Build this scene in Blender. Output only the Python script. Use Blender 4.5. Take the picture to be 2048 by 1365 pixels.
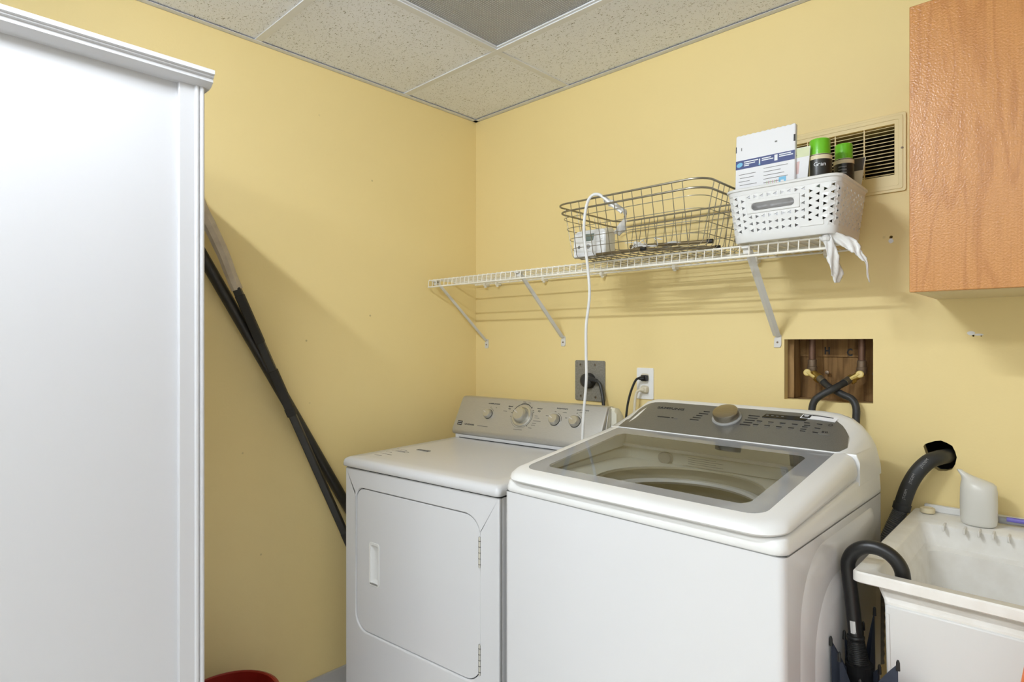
import bpy, bmesh, math, random
from mathutils import Vector, Matrix
from mathutils.geometry import tessellate_polygon
random.seed(7)
PI = math.pi
S = bpy.context.scene
for o in list(bpy.data.objects):
    bpy.data.objects.remove(o, do_unlink=True)
COL = S.collection

# ------------------------------------------------------------------ camera, world, exposure
cam = bpy.data.objects.new('camera', bpy.data.cameras.new('camera'))
COL.objects.link(cam)
cam.location = (2.034, -1.901, 1.34)
cam.rotation_euler = (PI / 2, 0, math.radians(43.5))
cam.data.sensor_width = 36.0
cam.data.lens = 1200.0 / 2048.0 * 36.0
cam.data.clip_start = 0.02
S.camera = cam
world = bpy.data.worlds.new('world'); S.world = world; world.use_nodes = True
world.node_tree.nodes['Background'].inputs[0].default_value = (0.8, 0.85, 0.9, 1)
world.node_tree.nodes['Background'].inputs[1].default_value = 0.3
S.view_settings.view_transform = 'Standard'
S.view_settings.look = 'None'
S.view_settings.exposure = 0.22
S.view_settings.gamma = 1.0
S.view_settings.use_curve_mapping = False
TUBE_STRENGTH = 370.0     # bare tube of the invented, unseen strip light under the ceiling
REAR_FILL_POWER = 20.0        # invented fill fixtures, unseen, in the rear half of the room
WIN = bpy.data.lights.new('rear_window_fill', 'AREA'); WIN.shape = 'RECTANGLE'; WIN.size = 2.3; WIN.size_y = 1.35  # added fill behind the camera, standing in for daylight at an invented window
WIN.energy = 25.0; WIN.color = (0.85, 0.925, 1.0)
win_fill = bpy.data.objects.new('rear_window_fill', WIN); COL.objects.link(win_fill)
win_fill.location = (2.08, -4.19, 1.45); win_fill.rotation_euler = (PI / 2, 0, PI)

# ------------------------------------------------------------------ materials
def srgb(r, g, b):
    f = lambda c: c / 12.92 if c <= 0.04045 else ((c + 0.055) / 1.055) ** 2.4
    return (f(r / 255), f(g / 255), f(b / 255), 1)
MATS = {}
def mat(name, col, rough=0.5, metal=0.0, spec=0.5, bump=None, mottle=None, coat=0.0, trans=0.0):
    m = bpy.data.materials.new(name); m.use_nodes = True
    nt = m.node_tree; p = nt.nodes['Principled BSDF']
    p.inputs['Base Color'].default_value = col
    p.inputs['Roughness'].default_value = rough
    p.inputs['Metallic'].default_value = metal
    p.inputs['Specular IOR Level'].default_value = spec
    p.inputs['Coat Weight'].default_value = coat
    p.inputs['Transmission Weight'].default_value = trans
    geo = nt.nodes.new('ShaderNodeNewGeometry')
    if mottle:
        sc, amt, c2 = mottle
        n = nt.nodes.new('ShaderNodeTexNoise'); n.inputs['Scale'].default_value = sc
        n.inputs['Detail'].default_value = 4
        nt.links.new(geo.outputs['Position'], n.inputs['Vector'])
        r = nt.nodes.new('ShaderNodeMapRange'); r.inputs[1].default_value = 0.35; r.inputs[2].default_value = 0.75
        r.inputs[3].default_value = 0; r.inputs[4].default_value = amt
        nt.links.new(n.outputs['Fac'], r.inputs[0])
        mx = nt.nodes.new('ShaderNodeMix'); mx.data_type = 'RGBA'
        mx.inputs[6].default_value = col; mx.inputs[7].default_value = c2
        nt.links.new(r.outputs[0], mx.inputs[0])
        nt.links.new(mx.outputs[2], p.inputs['Base Color'])
    if bump:
        sc, st, dist = bump
        n = nt.nodes.new('ShaderNodeTexNoise'); n.inputs['Scale'].default_value = sc
        n.inputs['Detail'].default_value = 3
        nt.links.new(geo.outputs['Position'], n.inputs['Vector'])
        b = nt.nodes.new('ShaderNodeBump'); b.inputs['Strength'].default_value = st
        b.inputs['Distance'].default_value = dist
        nt.links.new(n.outputs['Fac'], b.inputs['Height'])
        nt.links.new(b.outputs['Normal'], p.inputs['Normal'])
    MATS[name] = m
    return m

def wall_material():
    m = mat('yellow_wall_paint', (1, 1, 1, 1), 0.55, bump=(140, 0.12, 0.002))
    nt = m.node_tree; p = nt.nodes['Principled BSDF']
    geo = nt.nodes.new('ShaderNodeNewGeometry')
    n = nt.nodes.new('ShaderNodeTexNoise'); n.inputs['Scale'].default_value = 2.2; n.inputs['Detail'].default_value = 5
    nt.links.new(geo.outputs['Position'], n.inputs['Vector'])
    mx = nt.nodes.new('ShaderNodeMix'); mx.data_type = 'RGBA'
    mx.inputs[6].default_value = WALL_A; mx.inputs[7].default_value = WALL_B
    nt.links.new(n.outputs['Fac'], mx.inputs[0])
    # scuffs and specks
    v = nt.nodes.new('ShaderNodeTexVoronoi'); v.inputs['Scale'].default_value = 9; v.inputs['Randomness'].default_value = 1
    nt.links.new(geo.outputs['Position'], v.inputs['Vector'])
    r = nt.nodes.new('ShaderNodeMapRange'); r.inputs[1].default_value = 0.02; r.inputs[2].default_value = 0.045
    r.inputs[3].default_value = 0.45; r.inputs[4].default_value = 0
    nt.links.new(v.outputs['Distance'], r.inputs[0])
    n2 = nt.nodes.new('ShaderNodeTexNoise'); n2.inputs['Scale'].default_value = 3.1
    nt.links.new(geo.outputs['Position'], n2.inputs['Vector'])
    r2 = nt.nodes.new('ShaderNodeMapRange'); r2.inputs[1].default_value = 0.5; r2.inputs[2].default_value = 0.65
    nt.links.new(n2.outputs['Fac'], r2.inputs[0])
    mu = nt.nodes.new('ShaderNodeMath'); mu.operation = 'MULTIPLY'
    nt.links.new(r.outputs[0], mu.inputs[0]); nt.links.new(r2.outputs[0], mu.inputs[1])
    mx2 = nt.nodes.new('ShaderNodeMix'); mx2.data_type = 'RGBA'
    mx2.inputs[7].default_value = srgb(120, 95, 45)
    nt.links.new(mu.outputs[0], mx2.inputs[0]); nt.links.new(mx.outputs[2], mx2.inputs[6])
    nt.links.new(mx2.outputs[2], p.inputs['Base Color'])
    return m
WALL_A = srgb(243, 220, 156); WALL_B = srgb(247, 225, 162)
M_WALL = wall_material()

def tile_material():
    m = mat('acoustic_tile', (1, 1, 1, 1), 0.9, spec=0.2)
    nt = m.node_tree; p = nt.nodes['Principled BSDF']
    geo = nt.nodes.new('ShaderNodeNewGeometry')
    mp = nt.nodes.new('ShaderNodeMapping'); mp.inputs['Scale'].default_value = (1.0, 1.5, 1)
    nt.links.new(geo.outputs['Position'], mp.inputs[0])
    n = nt.nodes.new('ShaderNodeTexNoise'); n.inputs['Scale'].default_value = 150; n.inputs['Detail'].default_value = 1.5
    n.inputs['Distortion'].default_value = 1.2
    nt.links.new(mp.outputs[0], n.inputs['Vector'])
    r = nt.nodes.new('ShaderNodeMapRange'); r.inputs[1].default_value = 0.635; r.inputs[2].default_value = 0.675
    nt.links.new(n.outputs['Fac'], r.inputs[0])
    mx = nt.nodes.new('ShaderNodeMix'); mx.data_type = 'RGBA'
    mx.inputs[6].default_value = srgb(244, 247, 255); mx.inputs[7].default_value = srgb(140, 137, 130)
    nt.links.new(r.outputs[0], mx.inputs[0]); nt.links.new(mx.outputs[2], p.inputs['Base Color'])
    inv = nt.nodes.new('ShaderNodeMath'); inv.operation = 'SUBTRACT'; inv.inputs[0].default_value = 1
    nt.links.new(r.outputs[0], inv.inputs[1])
    b = nt.nodes.new('ShaderNodeBump'); b.inputs['Strength'].default_value = 0.6; b.inputs['Distance'].default_value = 0.003
    nt.links.new(inv.outputs[0], b.inputs['Height']); nt.links.new(b.outputs['Normal'], p.inputs['Normal'])
    return m
M_TILE = tile_material()

def lens_material():
    m = bpy.data.materials.new('prismatic_lens'); m.use_nodes = True
    nt = m.node_tree; p = nt.nodes['Principled BSDF']; out = nt.nodes['Material Output']
    p.inputs['Base Color'].default_value = srgb(232, 234, 238); p.inputs['Roughness'].default_value = 0.25
    geo = nt.nodes.new('ShaderNodeNewGeometry')
    sep = nt.nodes.new('ShaderNodeSeparateXYZ'); nt.links.new(geo.outputs['Position'], sep.inputs[0])
    hs = []
    for ax in (0, 1):
        a = nt.nodes.new('ShaderNodeMath'); a.operation = 'MULTIPLY'; a.inputs[1].default_value = 2 * PI / 0.0075
        nt.links.new(sep.outputs[ax], a.inputs[0])
        s = nt.nodes.new('ShaderNodeMath'); s.operation = 'SINE'; nt.links.new(a.outputs[0], s.inputs[0]); hs.append(s)
    mu = nt.nodes.new('ShaderNodeMath'); mu.operation = 'MINIMUM'
    nt.links.new(hs[0].outputs[0], mu.inputs[0]); nt.links.new(hs[1].outputs[0], mu.inputs[1])
    b = nt.nodes.new('ShaderNodeBump'); b.inputs['Strength'].default_value = 0.9; b.inputs['Distance'].default_value = 0.002
    nt.links.new(mu.outputs[0], b.inputs['Height']); nt.links.new(b.outputs['Normal'], p.inputs['Normal'])
    tr = nt.nodes.new('ShaderNodeBsdfTransparent'); tr.inputs[0].default_value = (0.85, 0.85, 0.82, 1)
    r = nt.nodes.new('ShaderNodeMapRange'); r.inputs[1].default_value = -1; r.inputs[2].default_value = 0.6
    r.inputs[3].default_value = 0.55; r.inputs[4].default_value = 0.05
    nt.links.new(mu.outputs[0], r.inputs[0])
    mx = nt.nodes.new('ShaderNodeMixShader')
    nt.links.new(r.outputs[0], mx.inputs[0]); nt.links.new(p.outputs[0], mx.inputs[1]); nt.links.new(tr.outputs[0], mx.inputs[2])
    nt.links.new(mx.outputs[0], out.inputs[0])
    return m
M_LENS = lens_material()

def glass_material(name, tint, body=0.0, bodycol=(0.5, 0.5, 0.5, 1), rough=0.02):
    """thin sheet: Fresnel mirror over a clear pass-through, with an optional printed film"""
    m = bpy.data.materials.new(name); m.use_nodes = True
    nt = m.node_tree; nt.nodes.remove(nt.nodes['Principled BSDF']); out = nt.nodes['Material Output']
    tr = nt.nodes.new('ShaderNodeBsdfTransparent'); tr.inputs[0].default_value = tint
    gl = nt.nodes.new('ShaderNodeBsdfGlossy'); gl.inputs['Roughness'].default_value = rough
    fr = nt.nodes.new('ShaderNodeFresnel'); fr.inputs[0].default_value = 1.5
    base = tr
    if body:
        df = nt.nodes.new('ShaderNodeBsdfDiffuse'); df.inputs[0].default_value = bodycol
        mb = nt.nodes.new('ShaderNodeMixShader'); mb.inputs[0].default_value = body
        nt.links.new(tr.outputs[0], mb.inputs[1]); nt.links.new(df.outputs[0], mb.inputs[2]); base = mb
    mx = nt.nodes.new('ShaderNodeMixShader')
    nt.links.new(fr.outputs[0], mx.inputs[0]); nt.links.new(base.outputs[0], mx.inputs[1]); nt.links.new(gl.outputs[0], mx.inputs[2])
    nt.links.new(mx.outputs[0], out.inputs[0])
    return m
M_GLASS = glass_material('lid_glass', (0.93, 0.94, 0.92, 1))
M_FRIT = glass_material('lid_glass_border', (0.9, 0.9, 0.9, 1), 0.62, srgb(176, 178, 182))

def wood_material(name, c1, c2, scale=1.0, rough=0.35, peel=0.25, spec=0.5, ring=0.5):
    m = mat(name, c1, rough, spec=spec)
    nt = m.node_tree; p = nt.nodes['Principled BSDF']
    geo = nt.nodes.new('ShaderNodeNewGeometry')
    mp = nt.nodes.new('ShaderNodeMapping'); mp.inputs['Scale'].default_value = (7 * scale, 7 * scale, 0.9 * scale)
    nt.links.new(geo.outputs['Position'], mp.inputs[0])
    n = nt.nodes.new('ShaderNodeTexNoise'); n.inputs['Scale'].default_value = 1.6; n.inputs['Detail'].default_value = 2
    nt.links.new(mp.outputs[0], n.inputs['Vector'])
    w = nt.nodes.new('ShaderNodeMath'); w.operation = 'MULTIPLY'; w.inputs[1].default_value = 34 if ring > .4 else 60
    nt.links.new(n.outputs['Fac'], w.inputs[0])
    sn = nt.nodes.new('ShaderNodeMath'); sn.operation = 'SINE'; nt.links.new(w.outputs[0], sn.inputs[0])
    pw = nt.nodes.new('ShaderNodeMapRange'); pw.inputs[1].default_value = 0.2; pw.inputs[2].default_value = 1.0
    pw.inputs[3].default_value = 0; pw.inputs[4].default_value = ring
    nt.links.new(sn.outputs[0], pw.inputs[0])
    mp2 = nt.nodes.new('ShaderNodeMapping'); mp2.inputs['Scale'].default_value = (300 * scale, 300 * scale, 8 * scale)
    nt.links.new(geo.outputs['Position'], mp2.inputs[0])
    n2 = nt.nodes.new('ShaderNodeTexNoise'); n2.inputs['Scale'].default_value = 1; n2.inputs['Detail'].default_value = 2
    nt.links.new(mp2.outputs[0], n2.inputs['Vector'])
    ad = nt.nodes.new('ShaderNodeMath'); ad.operation = 'MULTIPLY_ADD'; ad.inputs[1].default_value = 0.7
    nt.links.new(n2.outputs['Fac'], ad.inputs[0]); nt.links.new(pw.outputs[0], ad.inputs[2])
    sb = nt.nodes.new('ShaderNodeMath'); sb.operation = 'SUBTRACT'; sb.inputs[1].default_value = 0.2; sb.use_clamp = True
    nt.links.new(ad.outputs[0], sb.inputs[0])
    mx = nt.nodes.new('ShaderNodeMix'); mx.data_type = 'RGBA'
    mx.inputs[6].default_value = c1; mx.inputs[7].default_value = c2
    nt.links.new(sb.outputs[0], mx.inputs[0]); nt.links.new(mx.outputs[2], p.inputs['Base Color'])
    if peel:
        n3 = nt.nodes.new('ShaderNodeTexNoise'); n3.inputs['Scale'].default_value = 260; n3.inputs['Detail'].default_value = 1
        nt.links.new(geo.outputs['Position'], n3.inputs['Vector'])
        b = nt.nodes.new('ShaderNodeBump'); b.inputs['Strength'].default_value = peel; b.inputs['Distance'].default_value = 0.0015
        nt.links.new(n3.outputs['Fac'], b.inputs['Height']); nt.links.new(b.outputs['Normal'], p.inputs['Normal'])
    return m
M_CHERRY = wood_material('cherry_veneer', srgb(204, 144, 82), srgb(168, 106, 52), rough=.28, peel=.45, ring=.3)
M_PLY = wood_material('old_plywood', srgb(150, 116, 74), srgb(92, 66, 38), 1.6, 0.8, 0.3, 0.2)
M_STUD = wood_material('rough_stud', srgb(176, 142, 96), srgb(116, 86, 52), 1.2, 0.8, 0.3, 0.2)

def brushed(name, c1, c2, rough=0.35, metal=0.9, along='x'):
    m = mat(name, c1, rough, metal)
    nt = m.node_tree; p = nt.nodes['Principled BSDF']
    geo = nt.nodes.new('ShaderNodeNewGeometry'); mp = nt.nodes.new('ShaderNodeMapping')
    mp.inputs['Scale'].default_value = (6, 900, 900) if along == 'x' else (900, 900, 6)
    nt.links.new(geo.outputs['Position'], mp.inputs[0])
    n = nt.nodes.new('ShaderNodeTexNoise'); n.inputs['Scale'].default_value = 1
    nt.links.new(mp.outputs[0], n.inputs['Vector'])
    mx = nt.nodes.new('ShaderNodeMix'); mx.data_type = 'RGBA'
    mx.inputs[6].default_value = c1; mx.inputs[7].default_value = c2
    nt.links.new(n.outputs['Fac'], mx.inputs[0]); nt.links.new(mx.outputs[2], p.inputs['Base Color'])
    return m

M_WHITE = mat('white_enamel', srgb(216, 216, 217), 0.22, spec=0.5)
M_WPLAST = mat('white_plastic', srgb(230, 230, 228), 0.3)
M_WPAINT = mat('white_cabinet_paint', srgb(198, 198, 200), 0.45, bump=(35, 0.05, 0.002))
M_WIRE = mat('white_vinyl_wire', srgb(244, 240, 228), 0.35)
M_BRKT = mat('white_bracket_metal', srgb(226, 224, 218), 0.4)
M_CHROME = mat('grey_wire', srgb(150, 144, 128), 0.35, 0.8)
M_TEE = mat('ceiling_tee_paint', srgb(228, 230, 234), 0.5)
M_FLOOR = mat('pale_floor_tile', srgb(228, 225, 218), 0.45, mottle=(9, 0.4, srgb(212, 208, 200)))
M_BASE = mat('grey_vinyl_base', srgb(196, 194, 192), 0.5)
M_REAR = mat('pale_wall_paint', srgb(236, 234, 228), 0.7)
M_SILVER = brushed('silver_panel', srgb(196, 194, 188), srgb(180, 178, 172), 0.38, 0.55)
M_SILVERK = mat('silver_knob', srgb(196, 194, 186), 0.28, 0.75)
M_STEEL = brushed('dark_steel_panel', srgb(142, 142, 140), srgb(112, 112, 111), 0.36, 0.6, 'z')
M_DIAL = brushed('brushed_dial', srgb(190, 182, 165), srgb(150, 142, 126), 0.28, 0.95)
M_BLACK = mat('black_plastic', srgb(28, 28, 28), 0.35)
M_RUBBER = mat('black_rubber', srgb(44, 45, 46), 0.5, bump=(200, 0.1, 0.001))
M_DGREY = mat('dark_gap', srgb(30, 30, 30), 0.8)
M_INK = mat('black_ink', srgb(34, 34, 36), 0.6)
M_GINK = mat('grey_ink', srgb(120, 118, 114), 0.6)
M_WINK = mat('white_ink', srgb(236, 238, 240), 0.5)
M_TUBW = mat('tub_plastic', srgb(226, 226, 216), 0.35)
M_DRUM = mat('drum_steel', srgb(186, 184, 168), 0.35, 0.55)
M_GREYP = mat('grey_plastic', srgb(150, 150, 148), 0.4)
M_SINK = mat('sink_plastic', srgb(240, 238, 232), 0.42, mottle=(26, 0.3, srgb(206, 198, 182)), bump=(90, 0.06, 0.001))
M_SINKF = mat('sink_front_plastic', srgb(220, 220, 217), 0.45)
M_TRANSL = mat('translucent_plastic', srgb(224, 222, 214), 0.3)
M_CREAM = mat('cream_plastic', srgb(228, 214, 178), 0.45)
M_PURPLE = mat('purple_grip', srgb(112, 104, 190), 0.45)
M_BRASS = mat('brass', srgb(196, 164, 84), 0.35, 0.8)
M_YHAND = mat('yellow_handle', srgb(222, 198, 120), 0.45)
M_COPPER = mat('old_copper_pipe', srgb(112, 84, 68), 0.5, 0.5)
M_SOLDER = mat('tarnished_fitting', srgb(128, 110, 92), 0.45, 0.6)
M_PLATE = mat('grey_cast_plate', srgb(150, 147, 138), 0.5, 0.2, mottle=(160, 0.7, srgb(108, 105, 96)), bump=(260, 0.4, 0.001))
M_GREEN = mat('green_cap', srgb(112, 196, 40), 0.3)
M_LIME = mat('lime_paper', srgb(216, 222, 182), 0.6)
M_PAPER = mat('white_paper', srgb(236, 236, 238), 0.6)
M_FOIL = mat('foil_wrap', srgb(190, 190, 188), 0.3, 0.7)
M_NAVYP = mat('navy_print', srgb(52, 66, 122), 0.5)
M_CYANP = mat('light_blue_print', srgb(120, 190, 224), 0.5)
M_PINKP = mat('pink_print', srgb(224, 190, 186), 0.6)
M_CANB = mat('black_can_print', srgb(38, 38, 34), 0.35)
M_CANG = mat('dark_green_print', srgb(56, 74, 44), 0.4)
M_FABRIC = mat('navy_fabric', srgb(52, 58, 72), 0.85, bump=(700, 0.3, 0.0006))
M_BFAB = mat('black_fabric', srgb(20, 20, 22), 0.85)
M_TAUPE = mat('grey_brown_wood', srgb(200, 186, 164), 0.6, mottle=(30, 0.5, srgb(150, 136, 114)))
M_POLE = mat('black_shaft', srgb(36, 35, 32), 0.42, mottle=(50, 0.5, srgb(52, 50, 45)), bump=(60, 0.15, 0.001))
M_TAPE = mat('black_cloth_tape', srgb(44, 42, 38), 0.75, bump=(300, 0.4, 0.0008))
M_RED = mat('red_bucket_plastic', srgb(150, 36, 26), 0.35)
M_ORANGE = mat('orange_plastic', srgb(232, 112, 44), 0.4)
M_FILM = glass_material('plastic_film', (0.95, 0.95, 0.94, 1), 0.72, srgb(252, 251, 248), 0.15)
M_SCREEN = mat('grey_lcd', srgb(112, 124, 116), 0.25)
M_DISPLAY = mat('black_display', srgb(22, 23, 24), 0.12)
M_VENT = mat('cream_vent_paint', srgb(228, 206, 142), 0.4)
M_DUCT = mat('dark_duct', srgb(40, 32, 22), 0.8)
M_BROWN = mat('brown_photo_print', srgb(78, 66, 54), 0.35)
def emit(name, col, st):
    m = bpy.data.materials.new(name); m.use_nodes = True
    p = m.node_tree.nodes['Principled BSDF']
    p.inputs['Base Color'].default_value = col; p.inputs['Emission Color'].default_value = col
    p.inputs['Emission Strength'].default_value = st
    return m
M_TUBE = emit('lit_tube', (1, 0.975, 0.93, 1), 3.0)
M_TUBEB = emit('bare_lit_tube', (0.87, 0.935, 1, 1), TUBE_STRENGTH)

# ------------------------------------------------------------------ mesh helpers
OFF = {}
def tag(o, label=None, cat=None, group=None, kind=None):
    if label: o['label'] = label
    if cat: o['category'] = cat
    if group: o['group'] = group
    if kind: o['kind'] = kind
    return o
def thing(name, label, cat, loc=(0, 0, 0), rotz=0.0, group=None, kind=None):
    o = bpy.data.objects.new(name, None); COL.objects.link(o)
    o.location = loc; o.rotation_euler = (0, 0, rotz); o.empty_display_size = 0.05
    OFF[o] = Vector(loc)
    return tag(o, label, cat, group, kind)
def finish(bm, sharp=35):
    bmesh.ops.recalc_face_normals(bm, faces=bm.faces)
    me = bpy.data.meshes.new('mesh'); bm.to_mesh(me); bm.free()
    me.polygons.foreach_set('use_smooth', [True] * len(me.polygons))
    me.set_sharp_from_angle(angle=math.radians(sharp))
    return me
def obj(name, bm, m, parent=None, world=False, bev=0, seg=2, label=None, sharp=35, flip=False):
    """links one mesh object; world=True means the mesh was built in room coordinates"""
    if isinstance(bm, bmesh.types.BMesh):
        me = finish(bm, sharp)
    else:
        me = bm
    me.name = name
    if parent is not None and world:
        r = parent
        while r.parent: r = r.parent
        me.transform(Matrix.Translation(-OFF.get(r, Vector())))
    if m is not None and not me.materials: me.materials.append(m)
    o = bpy.data.objects.new(name, me); COL.objects.link(o)
    if parent is not None: o.parent = parent
    if bev:
        b = o.modifiers.new('bevel', 'BEVEL'); b.width = bev; b.segments = seg
        b.limit_method = 'ANGLE'; b.angle_limit = math.radians(40)
    if label: o['label'] = label
    return o
def copy_of(o, loc=None, parent=None):
    c = o.copy(); COL.objects.link(c)
    c.parent = parent if parent is not None else o.parent
    if loc is not None: c.location = loc
    return c
def B(): return bmesh.new()
def box(bm, x0, x1, y0, y1, z0, z1):
    v = [bm.verts.new(p) for p in ((x0, y0, z0), (x1, y0, z0), (x1, y1, z0), (x0, y1, z0), (x0, y0, z1), (x1, y0, z1), (x1, y1, z1), (x0, y1, z1))]
    for f in ((0, 3, 2, 1), (4, 5, 6, 7), (0, 1, 5, 4), (1, 2, 6, 5), (2, 3, 7, 6), (3, 0, 4, 7)):
        bm.faces.new([v[i] for i in f])
    return bm
def loft(bm, rings, cap0=True, cap1=True, closed=True, ring_closed=True, loop=False):
    R = [[bm.verts.new(p) for p in r] for r in rings]
    n = len(R[0])
    pairs = list(zip(R, R[1:])) + ([(R[-1], R[0])] if loop else [])
    for a, b in pairs:
        for i in range(n if ring_closed else n - 1):
            j = (i + 1) % n
            try: bm.faces.new((a[i], a[j], b[j], b[i]))
            except ValueError: pass
    if cap0 and not loop: bm.faces.new(R[0][::-1])
    if cap1 and not loop: bm.faces.new(R[-1])
    return bm
def smooth_path(pts, n=8):
    P = [Vector(p) for p in pts]
    if len(P) < 3: return P
    out = []
    Q = [2 * P[0] - P[1]] + P + [2 * P[-1] - P[-2]]
    for i in range(1, len(Q) - 2):
        for k in range(n):
            t = k / n
            a, b, c, d = Q[i - 1], Q[i], Q[i + 1], Q[i + 2]
            out.append(0.5 * ((2 * b) + (-a + c) * t + (2 * a - 5 * b + 4 * c - d) * t * t + (-a + 3 * b - 3 * c + d) * t ** 3))
    out.append(P[-1])
    return out
def tube(bm, pts, r, n=8, loop=False, sx=1.0, sy=1.0, up=None):
    P = [Vector(p) for p in pts]; m = len(P)
    rings = []; nrm = None
    for i in range(m):
        if loop: t = P[(i + 1) % m] - P[i - 1]
        else: t = P[min(i + 1, m - 1)] - P[max(i - 1, 0)]
        t.normalize()
        if nrm is None:
            ref = Vector(up) if up else (Vector((0, 0, 1)) if abs(t.z) < 0.9 else Vector((1, 0, 0)))
            nrm = (ref - t * ref.dot(t)).normalized()
        else:
            nrm = (nrm - t * nrm.dot(t))
            nrm = nrm.normalized() if nrm.length > 1e-6 else t.orthogonal().normalized()
        bi = t.cross(nrm)
        rr = r[i] if isinstance(r, (list, tuple)) else r
        rings.append([P[i] + nrm * (math.cos(a) * rr * sx) + bi * (math.sin(a) * rr * sy) for a in [2 * PI * k / n for k in range(n)]])
    return loft(bm, rings, loop=loop)
def lathe(bm, prof, mtx=None, n=24, cap0=True, cap1=True):
    rings = []
    for r, z in prof:
        ring = [Vector((r * math.cos(2 * PI * k / n), r * math.sin(2 * PI * k / n), z)) for k in range(n)]
        if mtx is not None: ring = [mtx @ v for v in ring]
        rings.append(ring)
    return loft(bm, rings, cap0, cap1)
def rrect(x0, x1, y0, y1, r, n=6):
    """rounded rectangle, counter-clockwise; r is one radius or four (x0y0, x1y0, x1y1, x0y1)"""
    rs = r if isinstance(r, (list, tuple)) else (r,) * 4
    out = []
    for (cx, cy, a0, q) in ((x0 + rs[0], y0 + rs[0], PI, rs[0]), (x1 - rs[1], y0 + rs[1], 1.5 * PI, rs[1]), (x1 - rs[2], y1 - rs[2], 0, rs[2]), (x0 + rs[3], y1 - rs[3], 0.5 * PI, rs[3])):
        for k in range(n + 1):
            a = a0 + 0.5 * PI * k / n
            out.append((cx + q * math.cos(a), cy + q * math.sin(a)))
    return out
def plate(bm, outer, holes, f, d0, d1):
    """flat sheet with holes: f(u, v, d) -> point; solid between depths d0 and d1"""
    loops = [outer] + list(holes)
    tris = tessellate_polygon([[Vector((u, v, 0)) for u, v in L] for L in loops])
    flat = [p for L in loops for p in L]
    A = [bm.verts.new(f(u, v, d0)) for u, v in flat]
    Bv = [bm.verts.new(f(u, v, d1)) for u, v in flat]
    for t in tris:
        bm.faces.new([A[i] for i in t]); bm.faces.new([Bv[i] for i in t[::-1]])
    k = 0
    for L in loops:
        n = len(L)
        for i in range(n):
            j = (i + 1) % n
            bm.faces.new((A[k + i], A[k + j], Bv[k + j], Bv[k + i]))
        k += n
    return bm
def fxz(y0):            # sheet facing -y: u = x, v = z, depth behind y0
    return lambda u, v, d: (u, y0 + d, v)
def frame(o, u, v):
    u = Vector(u).normalized(); v = Vector(v).normalized(); n = u.cross(v)
    M = Matrix.Identity(4)
    for i, c in enumerate((u, v, n)):
        for k in range(3): M[k][i] = c[k]
    for k in range(3): M[k][3] = o[k]
    return M
def fM(M): return lambda u, v, d: M @ Vector((u, v, d))
def text(s, size, M, m, parent, name, world=False, sx=1.0, align='LEFT', th=0.0003, shear=0.0, bold=0.0):
    cu = bpy.data.curves.new('t', 'FONT'); cu.body = s; cu.size = size; cu.extrude = th; cu.align_x = align
    cu.shear = shear; cu.resolution_u = 2; cu.offset = bold
    o = bpy.data.objects.new('t', cu); COL.objects.link(o)
    bpy.context.view_layer.update()
    me = bpy.data.meshes.new_from_object(o.evaluated_get(bpy.context.evaluated_depsgraph_get()))
    bpy.data.objects.remove(o, do_unlink=True); bpy.data.curves.remove(cu)
    me.transform(M @ Matrix.Diagonal((sx, 1, 1, 1)))
    me.materials.clear()
    return obj(name, me, m, parent, world)
def T(x, y, z=0.0): return Matrix.Translation((x, y, z))
def struct(name, bm, m, **k):
    return tag(obj(name, bm, m, **k), kind='structure')

# ------------------------------------------------------------------ room shell
CZ = 2.353; RX = 3.3; RY = -4.2
hole_poly = [(1.731, 1.062), (1.734, 1.069), (1.744, 1.073), (1.757, 1.078), (1.770, 1.081), (1.783, 1.077), (1.793, 1.069), (1.800, 1.056), (1.802, 1.040), (1.799, 1.024), (1.791, 1.010), (1.778, 1.003), (1.765, 1.002), (1.753, 1.008), (1.744, 1.020), (1.738, 1.036)]
hole_poly = [(x + random.uniform(-.0012, .0012), z + random.uniform(-.0012, .0012)) for x, z in hole_poly]
rec = [(1.376, 1.163), (1.450, 1.165), (1.530, 1.162), (1.614, 1.166), (1.614, 1.346), (1.376, 1.345)]
ventop = [(1.36, 1.792), (1.666, 1.792), (1.666, 1.930), (1.36, 1.930)]
def tiny(x, z, r): return [(x + r * math.cos(a), z + r * math.sin(a)) for a in [2 * PI * k / 7 for k in range(7)]]
holes = [hole_poly, rec, ventop, tiny(1.657, 1.624, .0042), tiny(1.836, 1.353, .0025), tiny(1.852, 1.3525, .0014)]
bm = B(); plate(bm, [(-0.1, 0), (RX + .1, 0), (RX + .1, 2.45), (-0.1, 2.45)], holes, fxz(0.0), 0.0, 0.03)
wall_back = struct('wall_back', bm, M_WALL, sharp=20)
bm = B(); box(bm, -0.1, RX + .1, 0.13, 0.16, 0, 2.45)
obj('wall_core', bm, M_DUCT, wall_back)
bm = B(); box(bm, -0.1, 0, RY, 0.0, 0, 2.45); struct('wall_left', bm, M_WALL)
bm = B(); box(bm, RX, RX + .1, RY, 0.0, 0, 2.45); struct('wall_right', bm, M_REAR)
wo = [(.91, .76), (3.25, .76), (3.25, 2.14), (.91, 2.14)]
bm = B(); plate(bm, [(-.1, 0), (RX + .1, 0), (RX + .1, 2.45), (-.1, 2.45)], [wo[::-1]], fxz(RY - .1), 0, .1); struct('wall_rear', bm, M_REAR)
bm = B(); plate(bm, wo, [rrect(.95, 2.06, .80, 2.10, .002, 1)[::-1], rrect(2.10, 3.21, .80, 2.10, .002, 1)[::-1]], fxz(RY - .08), 0, .05); wn = struct('added_window', bm, M_WPAINT)  # invented window, unseen, built around the added fill light
for a, b in ((.95, 2.06), (2.10, 3.21)):
    bm = B(); box(bm, a - .005, b + .005, RY - .06, RY - .056, .795, 2.105); obj('pane', bm, M_GLASS, wn)
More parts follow.
